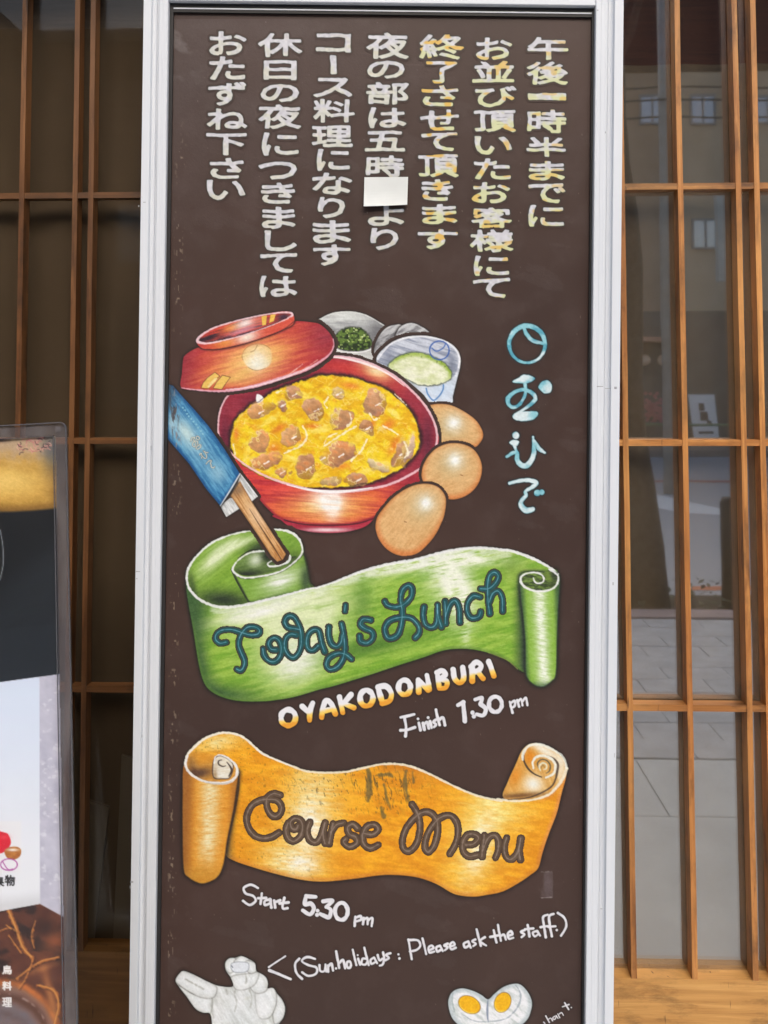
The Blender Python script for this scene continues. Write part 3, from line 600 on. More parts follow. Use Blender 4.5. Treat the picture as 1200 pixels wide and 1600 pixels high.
def art_halves():
    L = Layer(692, 1530, 838, 1624)
    q = lambda p: R(p, 690, 1520, 5.4545)
    X, Y = L.X, L.Y
    d = L.poly(q([(58,280),(68,200),(110,150),(180,133),(270,155),(340,190),(396,226),(450,180),(520,125),(600,96),(670,100),(732,160),(768,240),(762,320),(720,410),(600,490),(400,525),(220,490),(100,400)]))
    L.halo(d, 3, .85, (24,22,18)); n = fbm(X, Y, 16, 5, 40, 3)
    c = mixc((204,212,212), (240,242,246), sm(.2,.6,n)); c = mixc(c, (150,170,176), sm(-9,-2,d) * .5)
    L.fill(d, c)
    L.line(q([(396,228,.6),(390,300,1.6),(392,380,1.4),(400,420,.5)]), 1, (120,134,160), .8, tint=True)
    L.line(q([(630,105,.5),(665,160,1.2),(670,240,1.4),(620,330,1.0),(520,400,.8),(300,415,.8),(170,350,.6)]), 1, (150,164,176), .7, tint=True, rough=.6)
    L.line(q([(96,170),(90,240),(110,330)]), 1, (140,160,160), .6, tint=True, rough=.6)
    for cx, cy, rx, ry, a in ((237,272,95,68,28), (520,252,66,85,25)):
        t = math.radians(a); x, y = 690+cx/5.4545, 1520+cy/5.4545
        u = ((X-x)*math.cos(t)+(Y-y)*math.sin(t))/(rx/5.4545); v = (-(X-x)*math.sin(t)+(Y-y)*math.cos(t))/(ry/5.4545)
        e = (np.hypot(u, v) - 1) * 14
        L.tint((150,110,30), sm(1.8,.4,e) * .9); L.tint(mixc((238,168,8), (252,200,20), fbm(X, Y, 7, 3, -40, 5)), sm(.6,-.6,e)); L.tint((250,224,120), sm(-2.5,-.8,e) * sm(1.,-.2,e) * sm(.2,1,v) * .7)
    return L

LOGO = [
 [('w',[(218+140*math.cos(t/12*math.pi+.2), 190+144*math.sin(t/12*math.pi+.2), 13+4*math.sin(t/12*math.pi+3.4)) for t in range(25)]), ('w',[(192,55,12),(215,112,13),(262,160,14),(345,185,10)])],
 [('f',[(102,485),(150,450),(200,424),(280,452),(240,488),(190,496)]), ('s',[(200,485,12),(206,540,11),(196,600,10),(158,660,11),(110,682,12),(72,655,14),(72,605,15),(130,558,12),(200,545,12),(262,575,14),(282,615,14),(250,655,12),(190,700,10),(150,725,10)]), ('f',[(104,748),(140,716),(200,712),(290,714),(302,742),(262,780),(185,792),(122,778)]), ('f',[(305,520),(340,478),(388,474),(414,520),(400,566),(350,572),(320,546)])],
 [('d',[(130,902,24)]), ('f',[(78,962),(108,934),(156,950),(132,988)]), ('s',[(120,975,14),(128,1010,8),(140,1040,12),(140,1090,16),(170,1132,17),(212,1138,18),(252,1095,17),(272,1030,15),(264,915,8)]), ('s',[(60,1068,9),(105,1040,13),(145,1034,8)]), ('s',[(272,940,8),(300,990,14),(322,1015,13),(356,1036,8)])],
 [('s',[(82,1276,11),(160,1256,12),(235,1252,14),(290,1272,15),(262,1304,14),(208,1336,11),(208,1372,13),(176,1410,13),(172,1450,17),(212,1488,20),(262,1478,16)]), ('d',[(297,1350,21)]), ('d',[(334,1345,18)])],
]

def art_logo():
    L = Layer(786, 500, 870, 810, .9)
    X, Y = L.X, L.Y
    ds = np.full(X.shape, 1e9)
    for g in LOGO:
        for kind, pts in g:
            if kind == 'f':
                d = L.poly(R(pts, 780, 500, 5)); ds = np.minimum(ds, d)
            else:
                p = [(780+a[0]/5, 500+a[1]/5, a[2]/4.1) for a in pts]
                W, d = L.dline(p, 1); ds[W] = np.minimum(ds[W], d)
    ds = ds + (vnoise(X, Y, 4, seed=3) - .5) * .8
    L.over((28,40,44), .8 * np.exp(-(np.maximum(ds,0)/2.2)**2))
    n = fbm(X, Y, 14, 10, 30, 23)
    c = mixc((84,164,186), (140,202,214), sm(.3,.6,n)); c = mixc(c, (226,236,238), sm(.38,.68,fbm(X, Y, 26, 18, -20, 7)) * .9)
    c = mixc(c, (34,104,124), sm(-1.4,0,ds) * .45)
    L.over(c, sm(.7,-.7,ds))
    return L

# hand-drawn lettering: stroke lists in enlarged coordinates
TODAYS = [(320,950,5,[[(168,268),(120,275),(86,245),(92,205),(132,176),(200,168),(260,182),(300,196),(360,212),(415,205),(430,176),(398,150),(340,150),(300,185),(275,230),(265,290),(285,350),(310,410),(306,458),(282,488),(250,478)],
 [(560,328),(520,322),(500,285),(512,250),(550,234),(585,260),(600,320),(585,385),(545,420),(500,412),(465,372),(455,320)],
 [(745,170),(690,160),(645,148),(626,105),(650,66),(695,70),(730,120),(752,190),(756,270),(740,340),(700,386),(655,370),(625,310),(632,240),(670,206),(715,212)],
 [(888,296),(850,330),(812,322),(796,270),(810,205),(850,170),(890,178),(905,230),(918,290),(938,342)],
 [(970,150),(968,210),(990,280),(1030,302),(1065,272),(1078,210)],[(1070,125),(1088,220),(1095,320),(1075,410),(1030,465),(975,480),(950,440),(975,385),(1040,355),(1100,362),(1148,400)]]),
 (520,880,4,[[(80,262),(76,300)],[(238,356),(192,350),(172,382),(200,408),(245,430),(250,470),(215,500),(175,490),(168,455)],
 [(325,240),(345,265),(400,275),(450,255),(490,210),(495,160),(470,140),(435,170),(425,230),(435,300),(430,380),(405,450),(350,470),(325,420),(350,365),(420,340),(490,345),(535,390),(540,435),(515,465)],
 [(570,275),(565,330),(580,385),(620,402),(650,370),(655,260)],[(655,260),(660,330),(680,398)],[(702,240),(706,310),(706,378)],[(706,335),(730,262),(765,235),(790,280),(795,370)],
 [(922,212),(880,205),(845,245),(840,300),(865,342),(912,336),(925,305)],[(925,160),(975,160),(1018,125),(1036,82),(1012,58),(980,80),(970,140),(972,230),(982,315)],[(980,245),(1000,192),(1035,176),(1060,220),(1062,300)]])]
COURSE = [(370,1220,5,[[(340,112),(285,102),(238,138),(235,200),(260,255),(300,280),(340,255),(350,205),(320,158),(260,146),(190,152),(120,192),(80,270),(86,350),(130,420),(200,450),(270,440),(330,405)],
 [(402,332),(385,390),(402,450),(450,472),(500,430),(516,360),(500,310),(455,294),(420,325),(430,370),(465,380),(480,350)],[(570,325),(550,390),(570,460),(620,482),(660,430),(690,330)],[(690,330),(675,410),(690,490)],
 [(752,335),(737,410),(722,492)],[(737,405),(780,345),(835,330)],[(945,372),(910,340),(868,362),(880,415),(930,440),(937,490),(880,517),(835,480),(852,455)],[(995,412),(1060,420),(1105,385),(1080,345),(1020,355),(985,420),(992,490),(1040,527),(1105,500)]]),
 (610,1240,5,[[(168,85),(202,135),(226,200),(230,290),(205,390),(150,450),(104,430),(95,360),(125,270),(190,190),(260,145),(322,156),(366,220),(370,300),(345,400),(300,457),(270,420),(285,330),(330,250),(390,190),(460,170),(510,210),(530,290),(510,390),(465,470)],
 [(588,402),(650,395),(690,352),(660,320),(600,325),(565,390),(575,460),(620,492),(680,480)],[(735,325),(726,400),(716,492)],[(726,440),(765,350),(815,325),(846,370),(842,440),(822,500)],[(910,345),(890,420),(905,495),(950,512),(1000,450),(1020,350)],[(1020,350),(1006,430),(1016,517)]])]
def ell(cx, cy, rx, ry, a0=0): return [(cx+rx*math.cos(a0+t/10*math.pi), cy+ry*math.sin(a0+t/10*math.pi)) for t in range(21)]
OYAKO = [(430,1020,6,[ell(122,608,68,74),[(252,502),(318,562)],[(352,470),(325,545),(322,632)],[(436,606),(446,520),(478,450),(525,478),(562,572)],[(455,545),(535,528)],[(602,414),(616,480),(635,562)],[(710,392),(645,470)],[(652,478),(738,515)],ell(855,425,60,74),[(962,322),(985,400),(1004,470)],[(962,322),(1040,314),(1088,380),(1070,450),(1004,472)]]),
 (600,1010,5,[ell(160,320,47,56),[(272,358),(268,262)],[(268,262),(345,340)],[(355,335),(336,226)],[(416,205),(430,312)],[(416,205),(455,190),(478,222),(435,256)],[(435,256),(490,272),(482,322),(432,326)],[(540,180),(552,250),(590,285),(622,250),(614,165)],[(690,270),(688,160)],[(680,158),(720,124),(760,150),(735,192),(692,200)],[(728,192),(775,252)],[(818,118),(838,170),(858,230)]])]
FINISH = [(600,1010,5,[[(130,555),(180,545),(235,530)],[(160,560),(172,630),(168,700)],[(130,655),(180,652),(240,632)],[(266,566)],[(272,598),(285,655)],[(305,600),(316,650)],[(312,612),(335,592),(350,640)],[(345,556)],[(360,585),(372,635)],[(405,575),(386,590),(406,610),(390,630)],[(405,495),(420,560),(435,615)],[(435,572),(460,555),(476,615)]])]
FINISHN = [(600,1010,5,[[(577,460),(620,437)],[(618,440),(626,510),(632,583)],[(692,517)],[(702,548)],[(712,416),(765,402),(752,450)],[(752,450),(795,488),(775,538),(724,530)],ell(870,452,50,60)])]
FINISHP = [(600,1010,5,[[(982,432),(1004,518)],[(988,442),(1020,426),(1022,462),(998,480)],[(1042,420),(1055,470)],[(1048,435),(1070,412),(1082,460)],[(1082,430),(1108,402),(1120,460)]])]
START = [(360,1370,5,[[(215,88),(160,62),(105,86),(120,130),(180,152),(196,190),(150,220),(98,188)],[(246,130),(235,213)],[(215,167),(278,165)],[(310,176),(270,190),(270,220),(305,210)],[(312,178),(320,240)],[(342,186),(350,240)],[(350,198),(388,184)],[(422,165),(408,243),(446,245)],[(385,208),(455,200)]])]
STARTN = [(360,1370,5,[[(665,157),(592,152)],[(592,152),(582,214),(630,210),(652,250),(620,293),(566,262)],[(680,265)],[(677,297)],[(725,192),(796,186),(750,235)],[(750,235),(784,260),(768,315),(702,290)],ell(867,270,50,66)])]
STARTP = [(360,1370,5,[[(977,312),(970,384)],[(977,322),(1015,307),(1020,335),(985,347)],[(1042,322),(1035,370)],[(1043,335),(1070,322),(1072,372)],[(1076,340),(1108,322),(1104,385)]])]
ASK = [(360,1370,5,[[(538,640),(506,680),(516,750),(560,798)],[(662,642),(600,627),(558,658),(610,690),(672,710),(670,755),(610,775),(560,745)],[(695,690),(702,735),(735,735),(742,685)],[(742,685),(748,740)],[(765,742),(762,692)],[(764,700),(790,680),(802,732)],[(825,716)],[(826,582),(850,712)],[(850,675),(880,650),(896,715)],ell(925,686,17,26),[(956,570),(984,690)],[(998,640),(1014,686)],[(994,612)],[(1062,642),(1032,642),(1026,680),(1056,685),(1072,660)],[(1046,555),(1080,690)],[(1122,630),(1095,650),(1102,680),(1130,668)],[(1124,632),(1146,675)],[(1150,612),(1165,652),(1188,640)]]),
 (590,1400,3.75,[[(32,330),(38,365),(30,400),(12,408)],[(75,335),(50,345),(66,363),(46,376)],[(122,342)],[(128,366)],[(180,255),(200,370)],[(182,258),(235,260),(250,290),(230,315),(190,325)],[(263,248),(285,340)],[(300,318),(326,306),(316,290),(298,305),(305,332),(332,325)],[(365,292),(344,302),(350,326),(370,315)],[(366,292),(382,322)],[(410,280),(390,290),(410,300),(394,318)],[(425,297),(451,286),(441,270),(424,287),(432,312),(458,303)],
 [(530,266),(505,280),(514,302),(535,290)],[(531,266),(546,302)],[(572,255),(555,265),(575,280),(560,293)],[(580,195),(605,292)],[(628,242),(600,265),(636,290)],[(680,200),(696,272)],[(660,240),(712,230)],[(705,170),(722,262)],[(720,236),(740,226),(752,256)],[(765,232),(790,225),(780,206),(762,222),(770,250),(795,245)],[(862,200),(840,210),(860,225),(844,241)],[(880,170),(890,236)],[(864,195),(912,190)],[(932,205),(910,215),(920,236),(940,225)],[(935,206),(952,232)],[(997,110),(970,125),(976,180),(985,242)],[(955,182),(1000,176)],[(1032,105),(1005,120),(1011,180),(1021,236)],[(1000,180),(1042,177)],[(1050,200)],[(1056,100),(1095,130),(1105,180),(1075,232)]])]
CHANT = [(690,1520,5.4545,[[(870,420),(880,432)],[(888,368),(918,422)],[(908,398),(930,386),(946,408)],[(966,370),(946,385),(964,397),(978,372)],[(976,365),(992,388)],[(990,350),(1006,382)],[(1002,352),(1022,340),(1038,362)],[(1048,255),(1082,312)],[(1030,290),(1086,270)],[(1106,296)]])]
SPEECH = [(360,1370,5,[[(430,620,7),(365,662,6),(300,705,8)],[(305,732,12),(390,765,11),(470,800,10)]])]

def bbox(groups):
    P = [(ox+a[0]/s, oy+a[1]/s) for ox, oy, s, st in groups for p in st for a in p]
    return min(p[0] for p in P)-8, min(p[1] for p in P)-8, max(p[0] for p in P)+8, max(p[1] for p in P)+8

def art_letters(groups, w, style, h=.8):
    x0, y0, x1, y1 = bbox(groups)
    L = Layer(x0, y0, x1, y1, h); X, Y = L.X, L.Y
    ds = np.full(X.shape, 1e9)
    lines = [[(ox+a[0]/s, oy+a[1]/s) + ((a[2]/s,) if len(a) > 2 else ()) for a in p] for ox, oy, s, st in groups for p in st]
    rs = np.random.RandomState(len(lines))
    for p in lines:
        q = [tuple(a) + ((w * (.88 + .24 * rs.rand()),) if len(a) < 3 else ()) for a in p]
        W, d = L.dline(q, w); ds[W] = np.minimum(ds[W], d)
    ds = ds + (vnoise(X, Y, 4.5, seed=3) - .5) * .6
    n = fbm(X, Y, 7, 5, 40, 3)
    if style == 'teal':
        L.over((40,84,70), .55 * sm(2.2,0,ds)); L.over(mixc((16,62,72), (34,98,98), n), sm(.7,-.7,ds))
        for p in lines: L.line([(a[0]-.5, a[1]-.3) for a in p], .95, mixcn((140,196,214), n), .9, rough=.3) if False else L.line([(a[0]-.5, a[1]-.3) for a in p], .62, (128,182,200), .75, rough=.35)
    elif style == 'brown':
        L.over((90,70,44), .5 * sm(2.2,0,ds)); L.over(mixc((76,58,44), (112,92,74), n), sm(.7,-.7,ds))
        for p in lines: L.line([(a[0]-.4, a[1]-.2) for a in p], 1.0, (150,132,120), .7, rough=.6)
    elif style == 'gold':
        L.over((30,22,20), .8 * np.exp(-(np.maximum(ds,0)/2.2)**2))
        v = Y - (1121 - (X - 450) * .24)
        c = mixc((232,232,236), (246,206,96), sm(-1,6,v + 4*(n-.5))); c = mixc(c, (232,160,52), sm(6,12,v + 6*(n-.5)))
        L.over(c, sm(.7,-.7,ds))
    else:
        L.over((34,26,26), .7 * np.exp(-(np.maximum(ds,0)/1.8)**2))
        L.over(mixc((214,214,222), (236,236,240), n), sm(.6,-.6,ds))
    return L

Z1 = (260, 30, 3.529); Z2 = (560, 30, 3.0)
COLUMNS = [
 (Z2, [('午',795,85,985,190),('後',790,200,985,305),('一',795,348,975,378),('時',793,425,975,535),('半',790,552,972,645),('ま',800,668,968,755),('で',797,770,970,862),('に',795,872,963,972)], .55),
 (Z2, [('お',550,85,722,190),('並',538,195,732,295),('び',550,312,740,412),('頂',540,428,738,530),('い',545,550,720,632),('た',543,650,712,752),('お',535,762,710,862),('客',530,880,718,980),('様',525,985,727,1092),('に',540,1108,705,1202),('て',537,1215,708,1308)], .7),
 (Z2, [('終',287,70,493,188),('了',318,198,465,302),('さ',295,310,470,408),('せ',287,425,473,522),('て',293,530,465,618),('頂',280,635,470,740),('き',295,750,445,852),('ま',297,868,465,962),('す',280,985,465,1078)], 1.0),
 (Z2, [('夜',40,62,235,185),('の',42,195,215,278),('部',37,295,235,398),('は',48,415,223,508),('五',30,525,218,618),('時',37,640,215,742),('よ',42,868,215,968),('り',57,980,185,1082)], .08),
 (Z1, [('コ',825,80,1018,185),('|',903,200,937,305),('ス',812,322,1025,430),('料',808,440,1038,568),('理',800,588,1025,705),('に',828,715,1012,835),('な',803,850,1022,968),('り',835,980,985,1095),('ま',808,1108,1018,1235),('す',808,1245,1013,1360)], .06),
 (Z1, [('休',505,78,750,205),('日',537,228,718,335),('の',518,360,732,458),('夜',505,470,742,605),('に',528,625,727,752),('つ',510,785,718,882),('き',523,900,712,1018),('ま',525,1035,712,1155),('し',543,1165,720,1280),('て',515,1290,718,1398),('は',512,1415,722,1530)], .05),
 (Z1, [('お',235,70,440,198),('た',237,208,435,333),('ず',230,345,440,475),('ね',222,492,447,610),('下',222,630,440,748),('さ',240,765,425,880),('い',222,888,435,995)], .05)]

def art_glyph(segs, x0, y0, x1, y1, dil, gold, seed):
    """a brushed character: the bare strokes fitted to the box, swollen and outlined"""
    L = Layer(x0-4, y0-4, x1+4, y1+4, .8); X, Y = L.X, L.Y
    s = np.array(segs, float)
    mx = min(s[:,0].min(), s[:,2].min()); Mx = max(s[:,0].max(), s[:,2].max()); my = min(s[:,1].min(), s[:,3].min()); My = max(s[:,1].max(), s[:,3].max())
    fx = lambda v: x0 + dil + (v - mx) / max(Mx - mx, 1e-6) * (x1 - x0 - 2*dil)
    fy = lambda v: y1 - dil - (v - my) / max(My - my, 1e-6) * (y1 - y0 - 2*dil)
    s = np.stack([fx(s[:,0]), fy(s[:,1]), fx(s[:,2]), fy(s[:,3])], 1)
    wx = X + (vnoise(X, Y, 14, seed=seed) - .5) * 2.4; wy = Y + (vnoise(X, Y, 14, seed=seed + 9) - .5) * 2.0
    d = sdf_segs(wx, wy, s)
    for _ in range(2):                       # soften corners as a round brush does
        e = np.pad(d, 1, mode='edge'); d = (e[1:-1, 1:-1] * 2 + e[:-2, 1:-1] + e[2:, 1:-1] + e[1:-1, :-2] + e[1:-1, 2:] + .7 * (e[:-2, :-2] + e[2:, 2:] + e[:-2, 2:] + e[2:, :-2])) / 8.8
    d = d - dil - .25 + (vnoise(X, Y, 5, seed=seed + 4) - .5) * .6
    L.over((44,48,42), .75 * np.exp(-(np.maximum(d,0)/1.7)**2))
    n = fbm(X, Y, 14, 9, 30, seed); n2 = vnoise(X, Y, 15, 8, 0, seed + 31)
    c = mixc((192,192,200), (216,216,222), vnoise(X, Y, 4, seed=seed + 2))
    c = mixc(c, (208,212,158), sm(.35,.75,n + .45 * (Y - (y0+y1)/2) / (y1-y0)) * (.18 + .67 * min(gold*2, 1)))
    c = mixc(c, (224,178,78), sm(.66,.84,n2) * min(gold * .95, .85))
    L.over(c, sm(.6,-.6,d))
    return L

def art_scuffs_sheen():
    """chips and scratches in the board's brown, mostly down its left edge, and a painted sheen at upper left"""
    L = Layer(262, 30, 922, 1596, 1.3)
    X, Y = L.X, L.Y
    m = sm(.74,.82,vnoise(X, Y, 2.2, 5, 0, 5)) * np.exp(-((X - (284 - (Y-20)*.012)) / 6) ** 2) * sm(.45,.6,vnoise(X, Y, 20, 30, seed=2))
    L.over((166,146,124), m * .5 * sm(180,230,Y))
    m = sm(.972,.985,vnoise(X, Y, 2.6, seed=15))
    L.over((150,132,124), m * .35)
    m = sm(.6,.8,fbm(X, Y, 26, 16, 20, 25)) * sm(190,40,Y) * sm(330,282,X)
    L.over((120,112,110), m * .45)  # mottled wear and sheen painted together in the top left corner
    m = sm(.5,.85,fbm(X, Y, 120, 46, 15, 61)) * (.4 + .6 * fbm(X, Y, 9, 4, 15, 63))
    L.over((128,120,120), m * .07)
    L.over((120,112,112), .15 * sm(420,20,Y) * (.5 + fbm(X, Y, 40, 30, 0, 64)) * sm(700,300,X))  # pale sheen painted in, fading down and rightward from the upper left
    L.over((112,98,100), .5 * sm(.6,-.6,np.maximum(np.abs(X-852)-12, np.abs(Y-1383)-20)) * sm(.35,.7,fbm(X, Y, 16, 30, seed=8)))
    for p in ([(838,1362),(862,1362)], [(846,1403),(862,1402)]): L.line(p, .6, (170,160,160), .6, rough=.6)
    L.line([(635,101),(700,101)], .3, (130,110,100), .5)
    return L
def art_poster(G):
    """the printed sheet inside the acrylic stand"""
    L = Layer(-200, 660, 108, 1760, 1.25)
    X, Y = L.X, L.Y
    xr = 87 + (Y - 690) * .0162          # right edge of the print
    L.over((22,26,32), np.ones_like(X))
    # dark tray picture
    n = fbm(X, Y, 40, 6, -28, 3)
    L.tint(mixc((6,11,18), (30,36,43), sm(-20,60, (Y - 905) + (X) * .9 ) * (.6 + .4 * n)), 1.0 * sm(790,800,Y))
    # omelette bowl on top
    fn = fbm(X, Y, 3, 2, 20, 6); c = mixc((168,128,48), (222,176,84), fbm(X, Y, 22, 9, 10, 5)); c = mixc(c, (240,206,118), L.blob(10,752,52,22) * .85); c = mixc(c, (120,84,30), sm(16,3,(800 - .0006*(X+10)**2) - Y) * .7); c = mixc(c, (150,110,50), sm(60,92,X) * .5); c = mixc(c, (186,160,128), sm(742,705,Y + fbm(X, Y, 8, seed=3)*18)); c = c + (fn[..., None] - .5) * 26
    c = mixc(c, (84,62,60), sm(700,682,Y + .2*(X-40) + fbm(X, Y, 12, seed=9)*22)); c = mixc(c, (96,98,100), L.blob(80,700,16,34) * .9)
    L.tint(c, sm(3,-3, Y - (800 - .0006 * (X + 10) ** 2)))
    rs = np.random.RandomState(4)
    for i in range(46):
        x, y = 28 + rs.rand() * 50, 682 + rs.rand() * 22 + (rs.rand() < .3) * 8
        a = rs.rand() * 6.28
        cc = ((214,150,140), (226,176,160), (60,40,50), (196,120,120))[rs.randint(4)]
        L.line([(x, y), (x+4*math.cos(a), y+3*math.sin(a)), (x+8*math.cos(a+.5), y+6*math.sin(a+.5))], .7, cc, .85)
    L.line([(0,828),(4,850),(5,880),(0,906)], .7, (170,176,182), .8)
    # pale insert with the strip beside it
    ytop = 1066 - (X * .137); ybot = 1424 - X * .19
    band = sm(-.6,.6, Y - ytop)
    c = mixc((176,176,196), (206,206,222), fbm(X, Y, 18, 14, 40, 13)); c = mixc(c, (228,230,238), sm(.6,.8,fbm(X, Y, 9, 7, 0, 17)) * .6)
    L.tint(c, band * sm(1432,1428,Y - (X-62)*.5))
    # brown picture at the foot
    nb = fbm(X, Y, 20, 14, 30, 21)
    c = mixc((70,34,24), (112,64,44), nb); c = mixc(c, (44,28,24), sm(.5,.75,fbm(X, Y, 30, 20, 10, 25)))
    rd = np.hypot((X - 6) / 1.0, (Y - 1650) / 1.25); ring = .5 + .5 * np.sin(rd / 3.4 + 3 * fbm(X, Y, 26, seed=31))
    shell = sm(100,88,rd); c = mixc(c, mixc((92,58,44), (138,104,92), ring), shell * .9); c = mixc(c, (112,104,112), sm(74,60,rd) * .75 * (.5 + fbm(X, Y, 14, seed=8)))
    c = mixc(c, (196,112,52), np.exp(-((rd - 92) / 5) ** 2) * .9 * (.4 + fbm(X, Y, 12, seed=9))); c = mixc(c, (206,190,186), np.exp(-((rd - 78) / 1.6) ** 2) * .5 * sm(.45,.6,fbm(X, Y, 16, seed=12)))
    c = mixc(c, (166,92,52), L.blob(84,1470,16,20,30) * .7); c = mixc(c, (40,24,20), L.blob(70,1450,18,14) * .7)
    c = mixc(c, (186,120,66), L.blob(80,1560,7,50,-14) * .8 + L.blob(62,1515,36,5,-20) * .5)
    foot = sm(1.5,-1.5, (1424 - .19*62 + (X-62)*.55) - Y) * (X > 60) + (X <= 60) * sm(.6,-.6, ybot - Y)
    L.tint(c, foot)
    for p, w in (([(14,1424),(26,1452),(36,1480),(50,1496)],3.2), ([(56,1440),(50,1462),(54,1482)],1.1), ([(0,1455),(16,1450),(26,1456)],1.0), ([(14,1462),(24,1476),(34,1490)],1.2), ([(26,1530),(60,1505),(92,1496)],1.6), ([(30,1545),(40,1530),(52,1500)],.8), ([(60,1540),(84,1548),(92,1570),(86,1600),(80,1630)],2.4), ([(18,1452),(10,1446)],1.6)):
        L.line([(a[0]+1.2, a[1]+1.4) for a in p], w * 1.2, (52,28,18), .5, soft=2)
        L.line(p, w, (182,110,52), .85, soft=1.8, rough=1.6)
        L.line([(a[0]-.8, a[1]-.8) for a in p], w * .4, (236,176,90), .6, soft=1)
    ins = sm(.6,-.6, X - 61.5 - (Y-1060)*.003) * band * sm(.6,-.6, Y - ybot)
    c = mixc((214,226,246), (232,236,244), sm(1060,1400,Y)); c = mixc(c, (190,192,196), sm(1392,1420,Y + X*.1) * .5)
    L.tint(c, ins)
    # fruit and little bowl photograph
    L.tint((232,234,240), sm(.8,-.8,np.maximum(np.abs(X-14)-19, np.abs(Y-1324)-41)) * .8)
    d = L.poly([(-14,1300),(8,1301),(14,1306),(17,1318),(8,1330),(-2,1334),(-14,1332)]); L.tint((214,26,50), sm(.8,-.8,d)); L.tint((238,80,90), L.blob(6,1308,8,4) * .7)
    d = L.poly([(7,1330),(14,1324),(26,1323),(33,1328),(31,1338),(22,1343),(11,1340)]); L.tint(mixc((150,80,30), (206,140,60), fbm(X, Y, 6, 3, 0, 3)), sm(.8,-.8,d)); L.tint((244,240,236), L.blob(20,1328,9,2.2))
    L.line(ell(14,1351,13,9), 1.0, (168,64,156), .85, tint=True); L.line([(4,1346),(12,1358),(20,1358)], .9, (168,64,156), .8, tint=True)
    # printed characters
    def put(ch, x0, y0, x1, y1, col, dil=.6):
        W = L.win(x0-3, y0-3, x1+3, y1+3); s = np.array(G(ch), float)
        mx = min(s[:,0].min(), s[:,2].min()); Mx = max(s[:,0].max(), s[:,2].max()); my = min(s[:,1].min(), s[:,3].min()); My = max(s[:,1].max(), s[:,3].max())
        fx = lambda v: x0 + (v-mx)/(Mx-mx)*(x1-x0); fy = lambda v: y1 - (v-my)/(My-my)*(y1-y0)
        d = sdf_segs(X[W], Y[W], np.stack([fx(s[:,0]), fy(s[:,1]), fx(s[:,2]), fy(s[:,3])], 1)) - dil
        L.tint(col, sm(.6,-.6,d), W)
    put('果', -9, 1371, 6, 1385, (30,30,34)); put('物', 8, 1368, 23, 1384, (30,30,34))
    put('鳥', 4, 1509, 18, 1522, (240,240,240)); put('料', 4, 1534, 18, 1547, (240,240,240)); put('理', 4, 1559, 18, 1573, (240,240,240))
    L.a = sm(1,-1, X - xr) * sm(-1,1, Y - (686 - (X-0)*.055))
    return L
# ---------------------------------------------------------------- helpers
def lin(c):
    return tuple(((v / 255.) / 12.92 if v <= 10 else (((v / 255.) + .055) / 1.055) ** 2.4) for v in c) + (1.,)

class NT:
    def __init__(s, name):
        s.m = bpy.data.materials.new(name); s.m.use_nodes = True; s.t = s.m.node_tree; s.n = s.t.nodes
        s.b = s.n['Principled BSDF']; s.o = s.n['Material Output']
    def new(s, k, **kw):
        n = s.n.new('ShaderNode' + k)
        for a, v in kw.items(): setattr(n, a, v)
        return n
    def ln(s, a, b): s.t.links.new(a, b)
    def coords(s, scale=(1, 1, 1), kind='Object'):
        tc = s.new('TexCoord'); mp = s.new('Mapping'); s.ln(tc.outputs[kind], mp.inputs[0]); mp.inputs['Scale'].default_value = scale
        return mp.outputs[0]
    def noise(s, vec, scale, detail=4, rough=.55, dist=0.):
        n = s.new('TexNoise'); s.ln(vec, n.inputs['Vector']); n.inputs['Scale'].default_value = scale
        n.inputs['Detail'].default_value = detail; n.inputs['Roughness'].default_value = rough; n.inputs['Distortion'].default_value = dist
        return n.outputs[0]
    def ramp(s, fac, stops):
        r = s.new('ValToRGB'); s.ln(fac, r.inputs[0]); e = r.color_ramp.elements
        while len(e) > len(stops): e.remove(e[-1])
        while len(e) < len(stops): e.new(.5)
        for k, (p, c) in zip(e, stops): k.position = p; k.color = lin(c) if max(c) > 1 else tuple(c) + (1.,)
        return r.outputs[0]
    def mix(s, fac, a, b, mode='MIX'):
        n = s.new('Mix', data_type='RGBA', blend_type=mode)
        for sock, v in ((n.inputs[0], fac), (n.inputs[6], a), (n.inputs[7], b)):
            if hasattr(v, 'is_output'): s.ln(v, sock)
            elif isinstance(v, (int, float)): sock.default_value = v
            else: sock.default_value = lin(v)
        return n.outputs[2]
    def bump(s, h, strength=.2, dist=.002):
        b = s.new('Bump'); b.inputs['Strength'].default_value = strength; b.inputs['Distance'].default_value = dist
        s.ln(h, b.inputs['Height']); s.ln(b.outputs[0], s.b.inputs['Normal'])
    def set(s, **kw):
        for k, v in kw.items():
            sock = s.b.inputs[k.replace('_', ' ')]
            if hasattr(v, 'is_output'): s.ln(v, sock)
            elif isinstance(v, tuple) and len(v) == 3: sock.default_value = lin(v)
            else: sock.default_value = v
        return s

def simple(name, col, rough=.6, var=10, scale=6, metal=0., spec=.5):
    t = NT(name); v = t.coords(); n = t.noise(v, scale, 5)
    lo = tuple(max(c - var, 2) for c in col); hi = tuple(min(c + var, 254) for c in col)
    t.set(Base_Color=t.ramp(n, [(.3, lo), (.7, hi)]), Roughness=rough, Metallic=metal)
    t.b.inputs['Specular IOR Level'].default_value = spec
    return t.m

